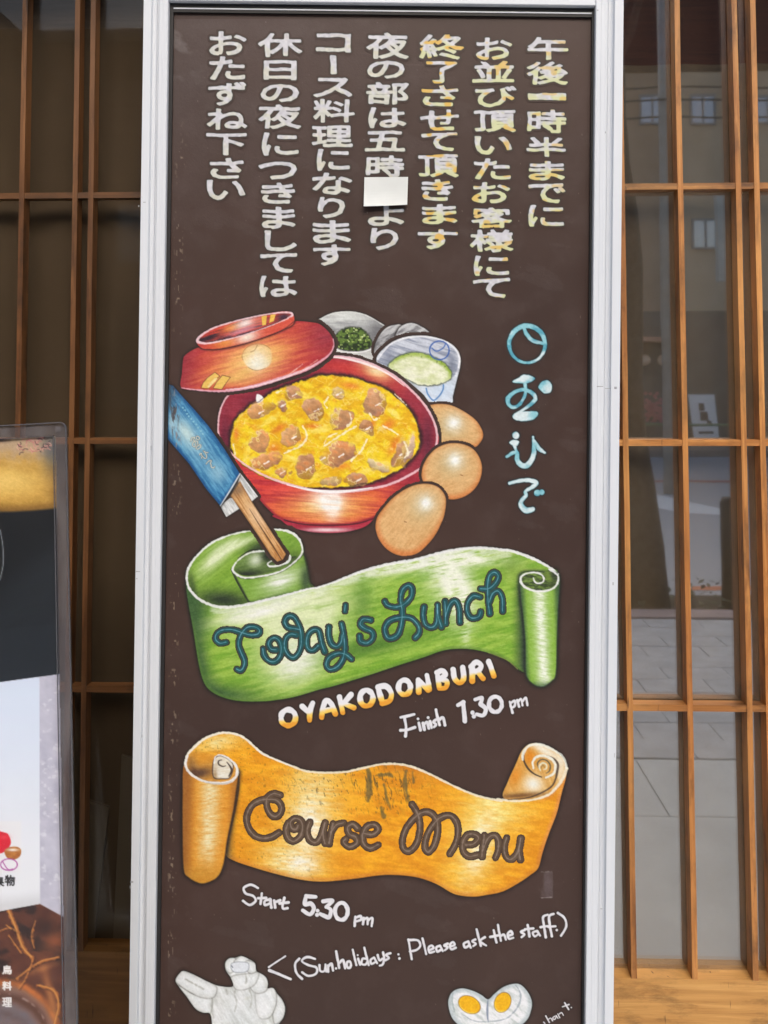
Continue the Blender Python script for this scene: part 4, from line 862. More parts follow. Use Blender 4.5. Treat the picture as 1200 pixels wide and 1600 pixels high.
def wood(name, axis, lo, mid, hi, rough=.5, wear=True):
    t = NT(name)
    sc_ = {'Z': (1, 1, .045), 'X': (.045, 1, 1)}[axis]
    v = t.coords(sc_); g1 = t.noise(v, 160, 6, .6, .8); g2 = t.noise(v, 38, 4, .5, .4)
    c = t.ramp(g1, [(.28, lo), (.5, mid), (.75, hi)])
    c = t.mix(t.ramp(g2, [(.35, (0, 0, 0)), (.7, (1, 1, 1))]), c, mid)
    info = t.new('ObjectInfo'); hs = t.new('HueSaturation'); mr = t.new('MapRange'); t.ln(info.outputs['Random'], mr.inputs[0]); mr.inputs[3].default_value = .8; mr.inputs[4].default_value = 1.15
    t.ln(mr.outputs[0], hs.inputs['Value']); t.ln(c, hs.inputs['Color']); c = hs.outputs[0]
    if wear:
        w = t.noise(t.coords((1, 1, .3) if axis == 'Z' else (.3, 1, 1)), 22, 6, .72)
        c = t.mix(t.ramp(w, [(.50, (0, 0, 0)), (.68, (.85, .85, .85))]), c, tuple(v * .62 for v in lo))
        w2 = t.noise(t.coords((1, 1, .2) if axis == 'Z' else (.2, 1, 1)), 9, 3, .6)
        c = t.mix(t.ramp(w2, [(.45, (0, 0, 0)), (.7, (.5, .5, .5))]), c, tuple(min(v * 1.1, 250) for v in hi))
        s2 = t.noise(t.coords((1, 1, .12), 'Object'), 90, 3, .7)
        c = t.mix(t.ramp(s2, [(.66, (0, 0, 0)), (.74, (.8, .8, .8))]), c, (50, 34, 24))
    t.set(Base_Color=c, Roughness=rough); t.bump(g1, .25, .0015)
    return t.m

def tag(o, label=None, cat=None, group=None, kind=None):
    if label: o['label'] = label
    if cat: o['category'] = cat
    if group: o['group'] = group
    if kind: o['kind'] = kind
    return o
def empty(name, loc=(0, 0, 0), label=None, cat=None, group=None, mat=None):
    o = bpy.data.objects.new(name, None); COL.objects.link(o); o.empty_display_size = .05
    if mat is not None: o.matrix_world = mat
    else: o.location = loc
    return tag(o, label, cat, group)
def link(name, me, m, parent=None, smooth=False):
    o = bpy.data.objects.new(name, me); COL.objects.link(o)
    if m is not None and not me.materials: me.materials.append(m)
    if smooth:
        for p in me.polygons: p.use_smooth = True
    o.parent = parent
    return o
def obj(name, bm, m, parent=None, smooth=False, bevel=0.):
    if bevel:
        bmesh.ops.bevel(bm, geom=[e for e in bm.edges if len(e.link_faces) == 2 and e.calc_face_angle(0) > .6], offset=bevel, segments=2, affect='EDGES', profile=.6)
    bmesh.ops.recalc_face_normals(bm, faces=bm.faces)
    me = bpy.data.meshes.new(name); bm.to_mesh(me); bm.free()
    return link(name, me, m, parent, smooth)
def box(bm, x0, y0, z0, x1, y1, z1):
    v = [bm.verts.new((x, y, z)) for x in (x0, x1) for y in (y0, y1) for z in (z0, z1)]
    for f in ((0,1,3,2),(4,6,7,5),(0,4,5,1),(2,3,7,6),(0,2,6,4),(1,5,7,3)): bm.faces.new([v[i] for i in f])
    return v
def bx(name, a, b, m, parent=None, bevel=0.):
    bm = bmesh.new(); box(bm, *a, *b); return obj(name, bm, m, parent, bevel=bevel)
def prism(bm, pts, off):
    """closed outline (3-D points) swept by the vector off"""
    off = Vector(off); a = [bm.verts.new(p) for p in pts]; b = [bm.verts.new(Vector(p) + off) for p in pts]; n = len(pts)
    bm.faces.new(a); bm.faces.new(b[::-1])
    for i in range(n): bm.faces.new((a[i], b[i], b[(i+1) % n], a[(i+1) % n]))
def tube(bm, pts, r, n=8):
    pts = [Vector(p) for p in pts]; rr = r if isinstance(r, (list, tuple)) else [r] * len(pts); rings = []
    for i, p in enumerate(pts):
        d = (pts[min(i+1, len(pts)-1)] - pts[max(i-1, 0)]).normalized()
        a = d.orthogonal().normalized() if i == 0 else (a - d * a.dot(d)).normalized(); b = d.cross(a)
        rings.append([bm.verts.new(p + (a * math.cos(t/n*2*math.pi) + b * math.sin(t/n*2*math.pi)) * rr[i]) for t in range(n)])
    for A, B in zip(rings[:-1], rings[1:]):
        for k in range(n): bm.faces.new((A[k], A[(k+1) % n], B[(k+1) % n], B[k]))
    bm.faces.new(rings[0][::-1]); bm.faces.new(rings[-1])
def uvball(bm, c, r, seg=14):
    bmesh.ops.create_uvsphere(bm, u_segments=seg, v_segments=seg // 2 + 1, radius=r, matrix=Matrix.Translation(c))

# ---------------------------------------------------------------- materials
M_WOODV = wood('honey_wood_upright', 'Z', (98, 56, 24), (166, 106, 50), (212, 156, 90))
M_WOODH = wood('honey_wood_level', 'X', (98, 56, 24), (168, 108, 50), (214, 158, 92))
M_RAIL = wood('pale_wood_rail', 'X', (146, 98, 46), (188, 136, 72), (214, 166, 98), .5)
M_WOODV0, M_WOODH0, M_RAIL0 = M_WOODV, M_WOODH, M_RAIL
M_LEFTV = wood('darker_wood_upright', 'Z', (70, 42, 20), (102, 64, 32), (142, 98, 58))  # darker wood colours for the left door
M_LEFTH = wood('darker_wood_level', 'X', (72, 44, 20), (106, 68, 34), (140, 94, 52))
M_LEFTR = wood('darker_wood_rail', 'X', (96, 60, 24), (122, 82, 38), (146, 104, 56))
M_HEADR = wood('eaves_reflection_board', 'X', (62, 28, 16), (92, 44, 26), (116, 62, 38), .6, False)  # dark red put in for the eaves mirrored at the panes' top
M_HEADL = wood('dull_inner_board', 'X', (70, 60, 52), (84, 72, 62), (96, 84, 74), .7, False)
M_DARKW = wood('dark_timber', 'X', (30, 20, 15), (44, 28, 20), (60, 40, 28), .7, False)
M_DARKV = wood('dark_timber_upright', 'Z', (30, 20, 15), (44, 28, 20), (60, 40, 28), .7, False)

def alu():
    t = NT('brushed_aluminium'); v = t.coords((1, 1, .01)); n = t.noise(v, 900, 3)
    n2 = t.noise(t.coords((1, 1, .25)), 14, 5, .6)
    c = t.mix(t.ramp(n2, [(.45, (0, 0, 0)), (.75, (.35, .35, .35))]), (208, 212, 218), (198, 202, 208))
    t.b.inputs['Specular IOR Level'].default_value = .35
    t.set(Base_Color=c, Metallic=.0, Roughness=.4); t.bump(n, .03, .0003); return t.m
M_ALU = alu()
M_GAPSHADE = simple('gap_shade_dark', (26, 24, 24), .6, 5)  # near-black that paints the shade in the frame's gap

def brown_nodes(t):
    """the board's brown ground: one recipe shared by the panel and the ground that shows round each motif"""
    v = t.coords()
    n = t.noise(v, 3.2, 3, .5); n2 = t.noise(v, 26, 5, .65); n3 = t.noise(v, 420, 3, .6)
    c = t.ramp(n, [(.3, (58, 42, 37)), (.5, (63, 46, 40)), (.7, (68, 49, 43))])
    c = t.mix(t.ramp(n2, [(.5, (0, 0, 0)), (.8, (.22, .22, .22))]), c, (90, 76, 74))
    r = t.ramp(n2, [(.3, (.40, .40, .40)), (.7, (.56, .56, .56))])
    return c, r, n3
def board_mat():
    t = NT('brown_board_paint'); c, r, n3 = brown_nodes(t); t.set(Base_Color=c, Roughness=r); t.b.inputs['Specular IOR Level'].default_value = .32; t.bump(n3, .12, .0006); return t.m
M_BOARD = board_mat()
def paint_mat():
    t = NT('brushed_paint'); c, r, n3 = brown_nodes(t)
    at = t.new('Attribute'); at.attribute_name = 'paint'
    mx = t.new('Mix', data_type='RGBA'); t.ln(at.outputs['Alpha'], mx.inputs[0]); t.ln(c, mx.inputs[6]); t.ln(at.outputs['Color'], mx.inputs[7])
    t.set(Base_Color=mx.outputs[2], Roughness=.5)
    t.b.inputs['Specular IOR Level'].default_value = .32
    v = t.coords(); n = t.noise(v, 260, 5, .7); t.bump(n, .35, .0008); return t.m
M_PAINT = paint_mat()
def print_mat():
    t = NT('printed_sheet'); at = t.new('Attribute'); at.attribute_name = 'paint'
    t.set(Base_Color=at.outputs['Color'], Roughness=.42); return t.m
M_PRINT = print_mat()
def glass_mat(name='window_glass', refl=.32, tint=(250, 249, 246), wob=.00022):
    t = NT(name); t.n.remove(t.b)
    tr = t.new('BsdfTransparent'); gl = t.new('BsdfGlossy'); gl.inputs['Roughness'].default_value = .022; tr.inputs[0].default_value = lin(tint)
    lw = t.new('LayerWeight'); lw.inputs[0].default_value = .12
    mr = t.new('MapRange'); t.ln(lw.outputs['Fresnel'], mr.inputs[0]); mr.inputs[1].default_value = 0.; mr.inputs[2].default_value = 1.; mr.inputs[3].default_value = refl; mr.inputs[4].default_value = .9
    mx = t.new('MixShader'); t.ln(mr.outputs[0], mx.inputs[0]); t.ln(tr.outputs[0], mx.inputs[1]); t.ln(gl.outputs[0], mx.inputs[2]); t.ln(mx.outputs[0], t.o.inputs[0])
    n = t.noise(t.coords(), 5, 2); b = t.new('Bump'); b.inputs['Strength'].default_value = .5; b.inputs['Distance'].default_value = wob; t.ln(n, b.inputs['Height']); t.ln(b.outputs[0], gl.inputs['Normal'])
    return t.m
M_GLASS = glass_mat()
M_GLASSL = glass_mat('dull_window_glass', .012, (246, 244, 240))
M_ACRYL = glass_mat('clear_acrylic', .008, (253, 253, 253), .0003)
def acryl_edge():
    t = NT('acrylic_edge'); t.set(Base_Color=(150, 150, 156), Roughness=.12); t.b.inputs['Transmission Weight'].default_value = .75; t.b.inputs['IOR'].default_value = 1.3; return t.m
M_ACEDGE = acryl_edge()
def acryl_border():
    t = NT('milky_acrylic'); t.n.remove(t.b); n = t.noise(t.coords((1, 1, .15)), 60, 5, .7)
    tr = t.new('BsdfTransparent'); df = t.new('BsdfPrincipled'); df.inputs['Roughness'].default_value = .25
    t.ln(t.ramp(n, [(.35, (96, 90, 94)), (.7, (150, 146, 150))]), df.inputs['Base Color']); mx = t.new('MixShader'); mx.inputs[0].default_value = .26
    t.ln(tr.outputs[0], mx.inputs[1]); t.ln(df.outputs[0], mx.inputs[2]); t.ln(mx.outputs[0], t.o.inputs[0]); return t.m
M_BORDER = acryl_border()

# ---------------------------------------------------------------- the street (seen mirrored in the right-hand panes)
GY = GLASS_Y
def street(px, py, z=0.):
    """ground point mirrored at this pixel"""
    d = ray(px, py); h = CAM + d * (GY / d.y); t = (z - h.z) / (d.z / d.y)
    return Vector((h.x + d.x / d.y * t, GY - t, z))
KERB_Y = street(1060, 968).y; FAR_Y = street(1060, 704).y
M_SLAB = simple('pavement_slab', (206, 208, 206), .85, 10, 5)
M_PAVER = simple('grey_paver', (194, 194, 194), .85, 12, 9)
M_JOINT = simple('paver_joint_sand', (150, 148, 144), .95, 10, 30)
M_KERB = simple('pinkish_kerb_stone', (176, 156, 152), .85, 12, 8)
M_ASPH = simple('asphalt', (182, 182, 184), .9, 9, 40)
M_LINE = simple('white_road_paint', (240, 240, 240), .7, 6, 20)
M_ORANGE = simple('orange_line_paint', (216, 130, 90), .7, 8, 20)
M_PINKL = simple('red_road_band', (190, 120, 108), .7, 8, 20)
def flat(name, x0, y0, x1, y1, z, m, parent=None):
    bm = bmesh.new(); bm.faces.new([bm.verts.new(p) for p in ((x0,y0,z),(x1,y0,z),(x1,y1,z),(x0,y1,z))]); return obj(name, bm, m, parent)
tag(bx('ground', (-60, -90, -.5), (60, 60, -.16), simple('packed_earth', (90, 84, 76), .95)), kind='structure')
pav = tag(bx('pavement', (-14, KERB_Y, -.155), (14, 2.2, -.0045), M_JOINT), kind='structure')
# large slabs along the shopfront, then small diagonal pavers up to the kerb
row_y = [2.1, GY - .02, street(1060, 1276).y, street(1060, 1187).y]
JX = street(1020, 1232).x
k = 0
for a, b in zip(row_y[:-1], row_y[1:]):
    SW = .45 if k == 2 else 1.35; x = JX - SW * 8 - (0 if k == 2 else .6)
    while x < 4.0:
        bx('slab', (x + .0022, b + .0022, -.012), (x + SW - .0022, a - .0022, 0), M_SLAB, pav, bevel=.0015); x += SW
    k += 1
pm = None
yy0 = row_y[-1] - .006; nrow = max(1, round((yy0 - KERB_Y) / .15)); dep = (yy0 - KERB_Y) / nrow
for j in range(nrow):
    for i in range(17):
        cx = -1.2 + i * .3 + (j % 2) * .15; cy = yy0 - dep * (j + .5)
        if pm is None:
            o = bx('paver', (-.1478, -dep / 2 + .0022, -.012), (.1478, dep / 2 - .0022, 0), M_PAVER, pav, bevel=.002); pm = o.data
        else: o = link('paver', pm, None, pav)
        o.location = (cx, cy, random.Random(i * 31 + j).uniform(-.0015, .0015))
kb = bx('kerb', (-14, KERB_Y - .16, -.155), (14, KERB_Y - .001, .012), M_KERB); tag(kb, kind='structure')
tag(flat('road', -40, FAR_Y, 40, KERB_Y - .16, -.13, M_ASPH), kind='structure')
tag(bx('far_pavement', (-40, FAR_Y - 3.6, -.155), (40, FAR_Y, 0), simple('far_paving', (134, 130, 126), .9)), kind='structure')
def mark(name, px, m, z=-.126):
    bm = bmesh.new(); vs_ = [bm.verts.new(street(a, b, z)) for a, b in px]; bm.faces.new(vs_); return tag(obj(name, bm, m), kind='structure')
mark('crosswalk_stripe', [(1000, 766), (1062, 781), (1160, 802), (1150, 806), (1064, 801), (1000, 788)], M_LINE)
mark('orange_road_line', [(1080, 916), (1300, 916), (1300, 922), (1080, 922)], M_ORANGE)
mark('red_road_band', [(1000, 750), (1300, 750), (1300, 753), (1000, 753)], M_PINKL)

# street tree in its pit
tb = street(1003, 930); M_BARK = simple('rough_bark', (70, 66, 62), .95, 16, 24)
tree = empty('street_tree', (tb.x, tb.y, -.02), 'slim leafless street tree mirrored in the right panes', 'tree')
bm = bmesh.new(); rs = random.Random(3)
pts = [(0, 0, -.1)] + [(.02 * math.sin(i * 1.3) - .012 * i, .015 * math.cos(i), i * .35) for i in range(1, 12)]
tube(bm, pts, [.17, .125, .11, .10, .095, .09, .085, .08, .075, .07, .06, .045], 12)
for v in bm.verts: v.co += Vector((rs.uniform(-1, 1), rs.uniform(-1, 1), rs.uniform(-1, 1))) * .008
obj('trunk', bm, M_BARK, tree, True)
for a, h, l in ((.5, 3.45, 1.3), (2.4, 3.6, 1.2), (4.2, 3.7, 1.3), (5.4, 3.75, .9), (1.5, 3.8, 1.)):
    bm = bmesh.new(); p = Vector((-.012 * h / .35, 0, h)); d = Vector((math.cos(a) * .6, math.sin(a) * .6, .8))
    L_ = [p]
    for i in range(6): d = (d + Vector((rs.uniform(-.3, .3), rs.uniform(-.3, .3), .1))).normalized(); L_.append(L_[-1] + d * l / 6)
    tube(bm, L_, [.036, .03, .024, .018, .013, .009, .004], 6)
    for q_ in (2, 3, 4):
        e = Vector((rs.uniform(-1, 1), rs.uniform(-1, 1), .7)).normalized(); tube(bm, [L_[q_], L_[q_] + e * .25, L_[q_] + e * .45 + Vector((0, 0, .08))], [.012, .007, .003], 5)
    obj('limb', bm, M_BARK, tree, True)
pit = tag(flat('tree_pit_soil', -2.2, KERB_Y - 1.0, tb.x + .9, KERB_Y - .17, -.122, simple('tree_pit_soil', (62, 58, 50), .95, 14, 30)), kind='structure')
bm = bmesh.new(); rs = random.Random(5)
for i in range(900):
    c = Vector((rs.uniform(-1.2, tb.x + .8), rs.uniform(KERB_Y - .95, KERB_Y - .2), -.1 + rs.random() * .14)); a = rs.random() * 6.28; s = rs.uniform(.015, .04)
    u = Vector((math.cos(a), math.sin(a), rs.uniform(-.4, .8))) * s; w = Vector((-math.sin(a), math.cos(a), rs.uniform(-.4, .8))) * s * .5
    bm.faces.new([bm.verts.new(c - u), bm.verts.new(c + w), bm.verts.new(c + u), bm.verts.new(c - w)])
tag(obj('ground_cover', bm, simple('dark_green_leaves', (58, 72, 44), .7, 14)), 'low dark green ground cover in the tree pit by the kerb', None, None, 'stuff')
# bollard
b0 = street(1141, 925); bo = empty('bollard', (b0.x, b0.y, -.13), 'dark round bollard at the road edge mirrored in the right panes', 'bollard')
M_DKM = simple('dark_metal', (58, 58, 60), .5, 6)
bm = bmesh.new(); tube(bm, [(0,0,0),(0,0,.7),(0,0,.74)], [.05,.05,.035], 14); obj('post', bm, M_DKM, bo, True)
bm = bmesh.new(); tube(bm, [(0,0,0),(0,0,.03)], [.08,.075], 14); obj('foot', bm, M_DKM, bo, True)
# guard rail on the far side
GR = street(1060, 716); M_GRN = simple('green_rail_paint', (112, 138, 104), .5, 8)
gr = empty('guard_rail', (GR.x, GR.y, 0), 'low green pipe guard rail along the far side of the road', 'railing')
for i in range(8):
    bm = bmesh.new(); tube(bm, [(-7 + i * 2, 0, -.13), (-7 + i * 2, 0, .62)], .03, 8); obj('rail_post', bm, M_GRN, gr, True)
for z in (.25, .6):
    bm = bmesh.new(); tube(bm, [(-7.3, .001, z), (7.3, .001, z)], .024, 8); obj('rail', bm, M_GRN, gr, True)

# buildings across the street
BY = FAR_Y - 2.2
def bpt(px, py, off=0.):
    return seen_in_glass(px, py, GY - BY + off)
M_TANW = simple('tan_render_wall', (196, 176, 152), .9, 8, 1.2); M_GREYW = simple('grey_tile_wall', (160, 156, 146), .85, 8, 2); M_BRNW = simple('brown_tile_wall', (178, 154, 132), .85, 8, 2); M_DKW = simple('dark_shop_wall', (118, 114, 108), .8, 8, 2)
M_PANEG = glass_mat('street_window_glass', .34, (244, 244, 248)); M_ROOM = simple('dim_room', (58, 54, 50), .9, 6); M_FRM = simple('window_frame_grey', (150, 150, 150), .5, 6)
def building(x0, x1, h, mat, label, wins, depth=5.5, base_h=3.0, cat='building'):
    b = empty('street_building', ((x0 + x1) / 2, BY, 0), label, cat); cx = (x0 + x1) / 2
    bm = bmesh.new(); box(bm, x0 - cx, -depth, 0, x1 - cx, 0, h); obj('wall', bm, mat, b)
    bm = bmesh.new(); box(bm, x0 - cx - .08, -depth - .05, h, x1 - cx + .08, .12, h + .25); obj('roof', bm, M_GREYW, b)
    if h > 7: bm = bmesh.new(); box(bm, x0 - cx + .01, .002, wB1.z + .55, x1 - cx - .01, .03, h - .01); obj('dark_mirror_band', bm, M_DARKW, b)  # dark band added so the tops of the panes mirror something dark
    bm = bmesh.new(); box(bm, x0 - cx + .02, .002, 0, x1 - cx - .02, .05, base_h); obj('shopfront', bm, M_DKW, b)
    for (wx0, wx1, z0, z1) in wins:
        bm = bmesh.new(); t = .05
        for q_ in ((wx0, z0, wx1, z0 + t), (wx0, z1 - t, wx1, z1), (wx0, z0 + t, wx0 + t, z1 - t), (wx1 - t, z0 + t, wx1, z1 - t), ((wx0 + wx1) / 2 - .02, z0 + t, (wx0 + wx1) / 2 + .02, z1 - t)):
            box(bm, q_[0] - cx, .003, q_[1], q_[2] - cx, .06, q_[3])
        w = obj('window', bm, M_FRM, b)
        bm = bmesh.new(); box(bm, wx0 - cx + t, .003, z0 + t, wx1 - cx - t, .02, z1 - t); obj('curtain', bm, simple('pale_curtain', (244, 232, 230), .8, 8), w)
        bm = bmesh.new(); box(bm, wx0 - cx + t, .03, z0 + t, wx1 - cx - t, .036, z1 - t); obj('pane', bm, M_PANEG, w)
    return b
wA0 = bpt(998, 195); wA1 = bpt(1040, 148); wB0 = bpt(1077, 195); wB1 = bpt(1117, 148); wC0 = bpt(1160, 195); wC1 = bpt(1240, 148)
xs = bpt(1055, 400).x
building(xs + .0, xs + 9, wB1.z + 3.2, M_TANW, 'tan building across the road with pale curtained upstairs windows', [(wB0.x, wB1.x, wB0.z, wB1.z), (wC0.x, wC1.x, wC0.z, wC1.z), (wB0.x, wB1.x, wB0.z - 2.9, wB1.z - 2.9)])
building(xs - 6.5, xs - .03, wB1.z + 2.4, M_BRNW, 'brown tiled building across the road with one bright corner window', [(wA0.x, wA1.x, wA0.z, wA1.z), (xs - 5, xs - 3.4, 4.2, 5.6)])
building(xs - 15, xs - 6.55, 9.5, M_DKW, 'dark building across the road beyond the brown one', [(xs - 13, xs - 11, 4.2, 5.6), (xs - 10, xs - 8, 4.2, 5.6)])
building(xs + 9.05, xs + 18, 8.5, M_GREYW, 'grey building across the road at the far end of the row', [(xs + 11, xs + 13, 4.2, 5.6), (xs + 14, xs + 16, 4.2, 5.6)])
# shop lanterns, shelf, posters and a planter of pink flowers
M_LAMP = simple('paper_lantern', (250, 214, 186), .6, 8)
for i, (px, lab) in enumerate(((1007, 'round peach paper lantern nearer the tree trunk under the shop canopy'), (1036, 'round peach paper lantern farther from the tree trunk under the shop canopy'))):
    c = bpt(px, 563, -.35); bm = bmesh.new(); uvball(bm, (0, 0, 0), .125)
    la = tag(obj('paper_lantern', bm, M_LAMP, None, True), lab, 'lantern', 'lanterns under the shop canopy'); la.location = c
    bm = bmesh.new(); tube(bm, [(0, 0, .12), (0, 0, .3)], .008, 6); obj('cord', bm, M_DKM, la)
c0 = bpt(996, 540, -.3); c1 = bpt(1042, 533, -.3)
tag(bx('shop_canopy', (min(c0.x, c1.x) - .6, BY + .051, c1.z - .02), (max(c0.x, c1.x) + .02, BY + .7, c1.z + .08), simple('peach_canopy', (214, 166, 140), .7)), 'peach canopy edge above the two paper lanterns across the road', 'canopy')
p0 = bpt(1072, 682); p1 = bpt(1108, 616)
ps = empty('street_poster', (p0.x, BY + .5, 0), 'white street poster stand with black print across the road', 'poster')
M_PPR = simple('white_poster_paper', (244, 244, 246), .6, 6)
w_, zb, zt = abs(p1.x - p0.x), max(p0.z, .05), p1.z
bm = bmesh.new(); prism(bm, [(0, .0, zb), (w_, .0, zb), (w_ * .92, -.12, zt), (-.06, -.12, zt)], (0, .02, 0)); obj('sheet', bm, M_PPR, ps)
for (a, b_, c_, d_) in ((.28, .62, .5, .8), (.3, .4, .62, .6), (.55, .28, .75, .4), (.2, .1, .8, .16)):
    bm = bmesh.new(); z0, z1 = zb + (zt - zb) * b_, zb + (zt - zb) * d_
    prism(bm, [(w_ * a, .023 - .12 * b_, z0), (w_ * c_, .023 - .12 * b_, z0), (w_ * c_ * .97, .023 - .12 * d_, z1), (w_ * a, .023 - .12 * d_, z1)], (0, .003, 0)); obj('print_block', bm, M_DKM, ps)
for x in (.02, w_ - .05):
    bm = bmesh.new(); box(bm, x, -.02, 0, x + .03, 0, zb + .1); obj('leg', bm, M_DKM, ps)
f0 = bpt(1014, 660, -.6); fl = empty('flower_planter', (f0.x, BY + 1.0, 0), 'planter of pink flowers beside the shop door across the road', 'planter')
bm = bmesh.new(); tube(bm, [(0,0,0),(0,0,.5)], [.16,.22], 12); obj('pot', bm, M_DKW, fl)
bm = bmesh.new(); rs = random.Random(2)
for i in range(120):
    c = Vector((rs.gauss(0, .13), rs.gauss(0, .1), .75 + rs.gauss(0, .16))); a = rs.random() * 6.28; s = .045
    bm.faces.new([bm.verts.new(c + Vector((math.cos(a + k * 1.57) * s, math.sin(k) * s * .4, math.sin(a + k * 1.57) * s))) for k in range(4)])
obj('blossoms', bm, simple('pink_blossom', (206, 130, 132), .7, 20, 30), fl)
# slim white pole and a box sign on a pole, cables
for (pxa, z0, z1, r, lab, mat_, d_) in ((1041, -.13, 7.5, .07, 'pale concrete utility pole left of the tan building', simple('pale_concrete', (176, 170, 162), .8), 9.5),):
    b_ = seen_in_glass(pxa, 500, d_); po = empty('utility_pole', (b_.x, b_.y, z0), lab, 'pole')
    bm = bmesh.new(); tube(bm, [(0,0,0),(0,0,z1)], [r, r*.7], 12); obj('shaft', bm, mat_, po, True)
    for k, (zz, yy) in enumerate(((5.0, 0), (5.2, .1), (5.45, -.1))):
        bm = bmesh.new(); P = [(-9 + i * 1.5, yy, zz - .1 * math.sin((i % 6) / 6 * math.pi) + .02 * i) for i in range(13)]; tube(bm, P, .014, 5); obj('cable', bm, M_DKM, po)
s0 = seen_in_glass(1120, 440, 10.5); s1 = seen_in_glass(1138, 300, 10.5); sg = empty('hanging_sign', (s0.x, s0.y, -.13), 'tall pale box sign on a thin post mirrored in the right panes', 'sign')
bm = bmesh.new(); box(bm, 0, -.06, s0.z + .13, s1.x - s0.x, .06, s1.z + .13); obj('sign_box', bm, simple('pale_sign_face', (196, 196, 190), .5), sg, bevel=.01)
bm = bmesh.new(); tube(bm, [(s1.x - s0.x + .03, 0, 0), (s1.x - s0.x + .03, 0, s1.z + .2)], .03, 8); obj('post', bm, simple('pale_pole', (176, 174, 168), .6), sg)

# ---------------------------------------------------------------- the shopfront
LY, RY = 1.40, 1.35                                # front faces of the left and right sliding doors
zt_ = 2.12
def zat(px, py, y): return on_y(px, py, y).z
def xat(px, py, y): return on_y(px, py, y).x
fr = empty('shopfront', (0, 1.5, 0), 'dark timber shopfront beam and posts around the lattice doors', 'wall')
LIN = zat(110, 10, LY) 
def fb(name, a, b, m): return bx(name, (a[0], a[1] - 1.5, a[2]), (b[0], b[1] - 1.5, b[2]), m, fr)
fb('lintel', (-2.6, 1.30, LIN + .10), (2.6, 1.60, LIN + .34), M_DARKW)
fb('upper_wall', (-2.6, 1.36, LIN + .342), (2.6, 1.56, 3.4), simple('brown_plaster', (110, 92, 72), .9))
fb('soffit', (-2.6, .85, LIN + .46), (2.6, 1.358, LIN + .50), M_DARKW)
fb('corner_post', (-1.32, 1.28, 0), (-1.20, 1.56, LIN + .098), M_DARKV)
fb('corner_post', (1.70, 1.28, 0), (1.82, 1.56, LIN + .098), M_DARKV)
fb('side_wall', (-2.6, 1.34, 0), (-1.322, 1.56, LIN + .098), simple('brown_plaster', (110, 92, 72), .9))
fb('side_wall', (1.822, 1.34, 0), (2.6, 1.56, LIN + .098), simple('brown_plaster', (110, 92, 72), .9))
fb('threshold', (-1.198, 1.30, -.01), (1.698, 1.56, .03), M_DARKW)
ww = empty('shade_wall', (-1.36, .5, 0), 'added dark boarded wall, out of view, shading the left door', 'wall')  # added out of view to shade the left and darken its reflections
for i in range(12):
    bx('board', (-.03, -.95 + i * .15 + .002, 0), (.03, -.95 + (i + 1) * .15 - .002, 2.5), M_DARKV, ww, bevel=.004)
bx('cap', (-.05, -1.0, 2.502), (.05, .78, 2.56), M_DARKW, ww)
# room behind
M_SHOJI = simple('faded_screen_cloth', (112, 98, 80), .95, 5, 2)
rm = tag(bx('interior_wall', (-2.2, 2.3, 0), (2.2, 2.36, 2.7), simple('interior_wall', (120, 104, 84), .95)), kind='structure')
tag(bx('interior_floor', (-2.2, 1.57, -.02), (2.2, 2.29, .0), M_DARKW), kind='structure')
tag(bx('interior_ceiling', (-2.2, 1.61, 2.62), (2.2, 2.29, 2.68), M_DARKW), kind='structure')

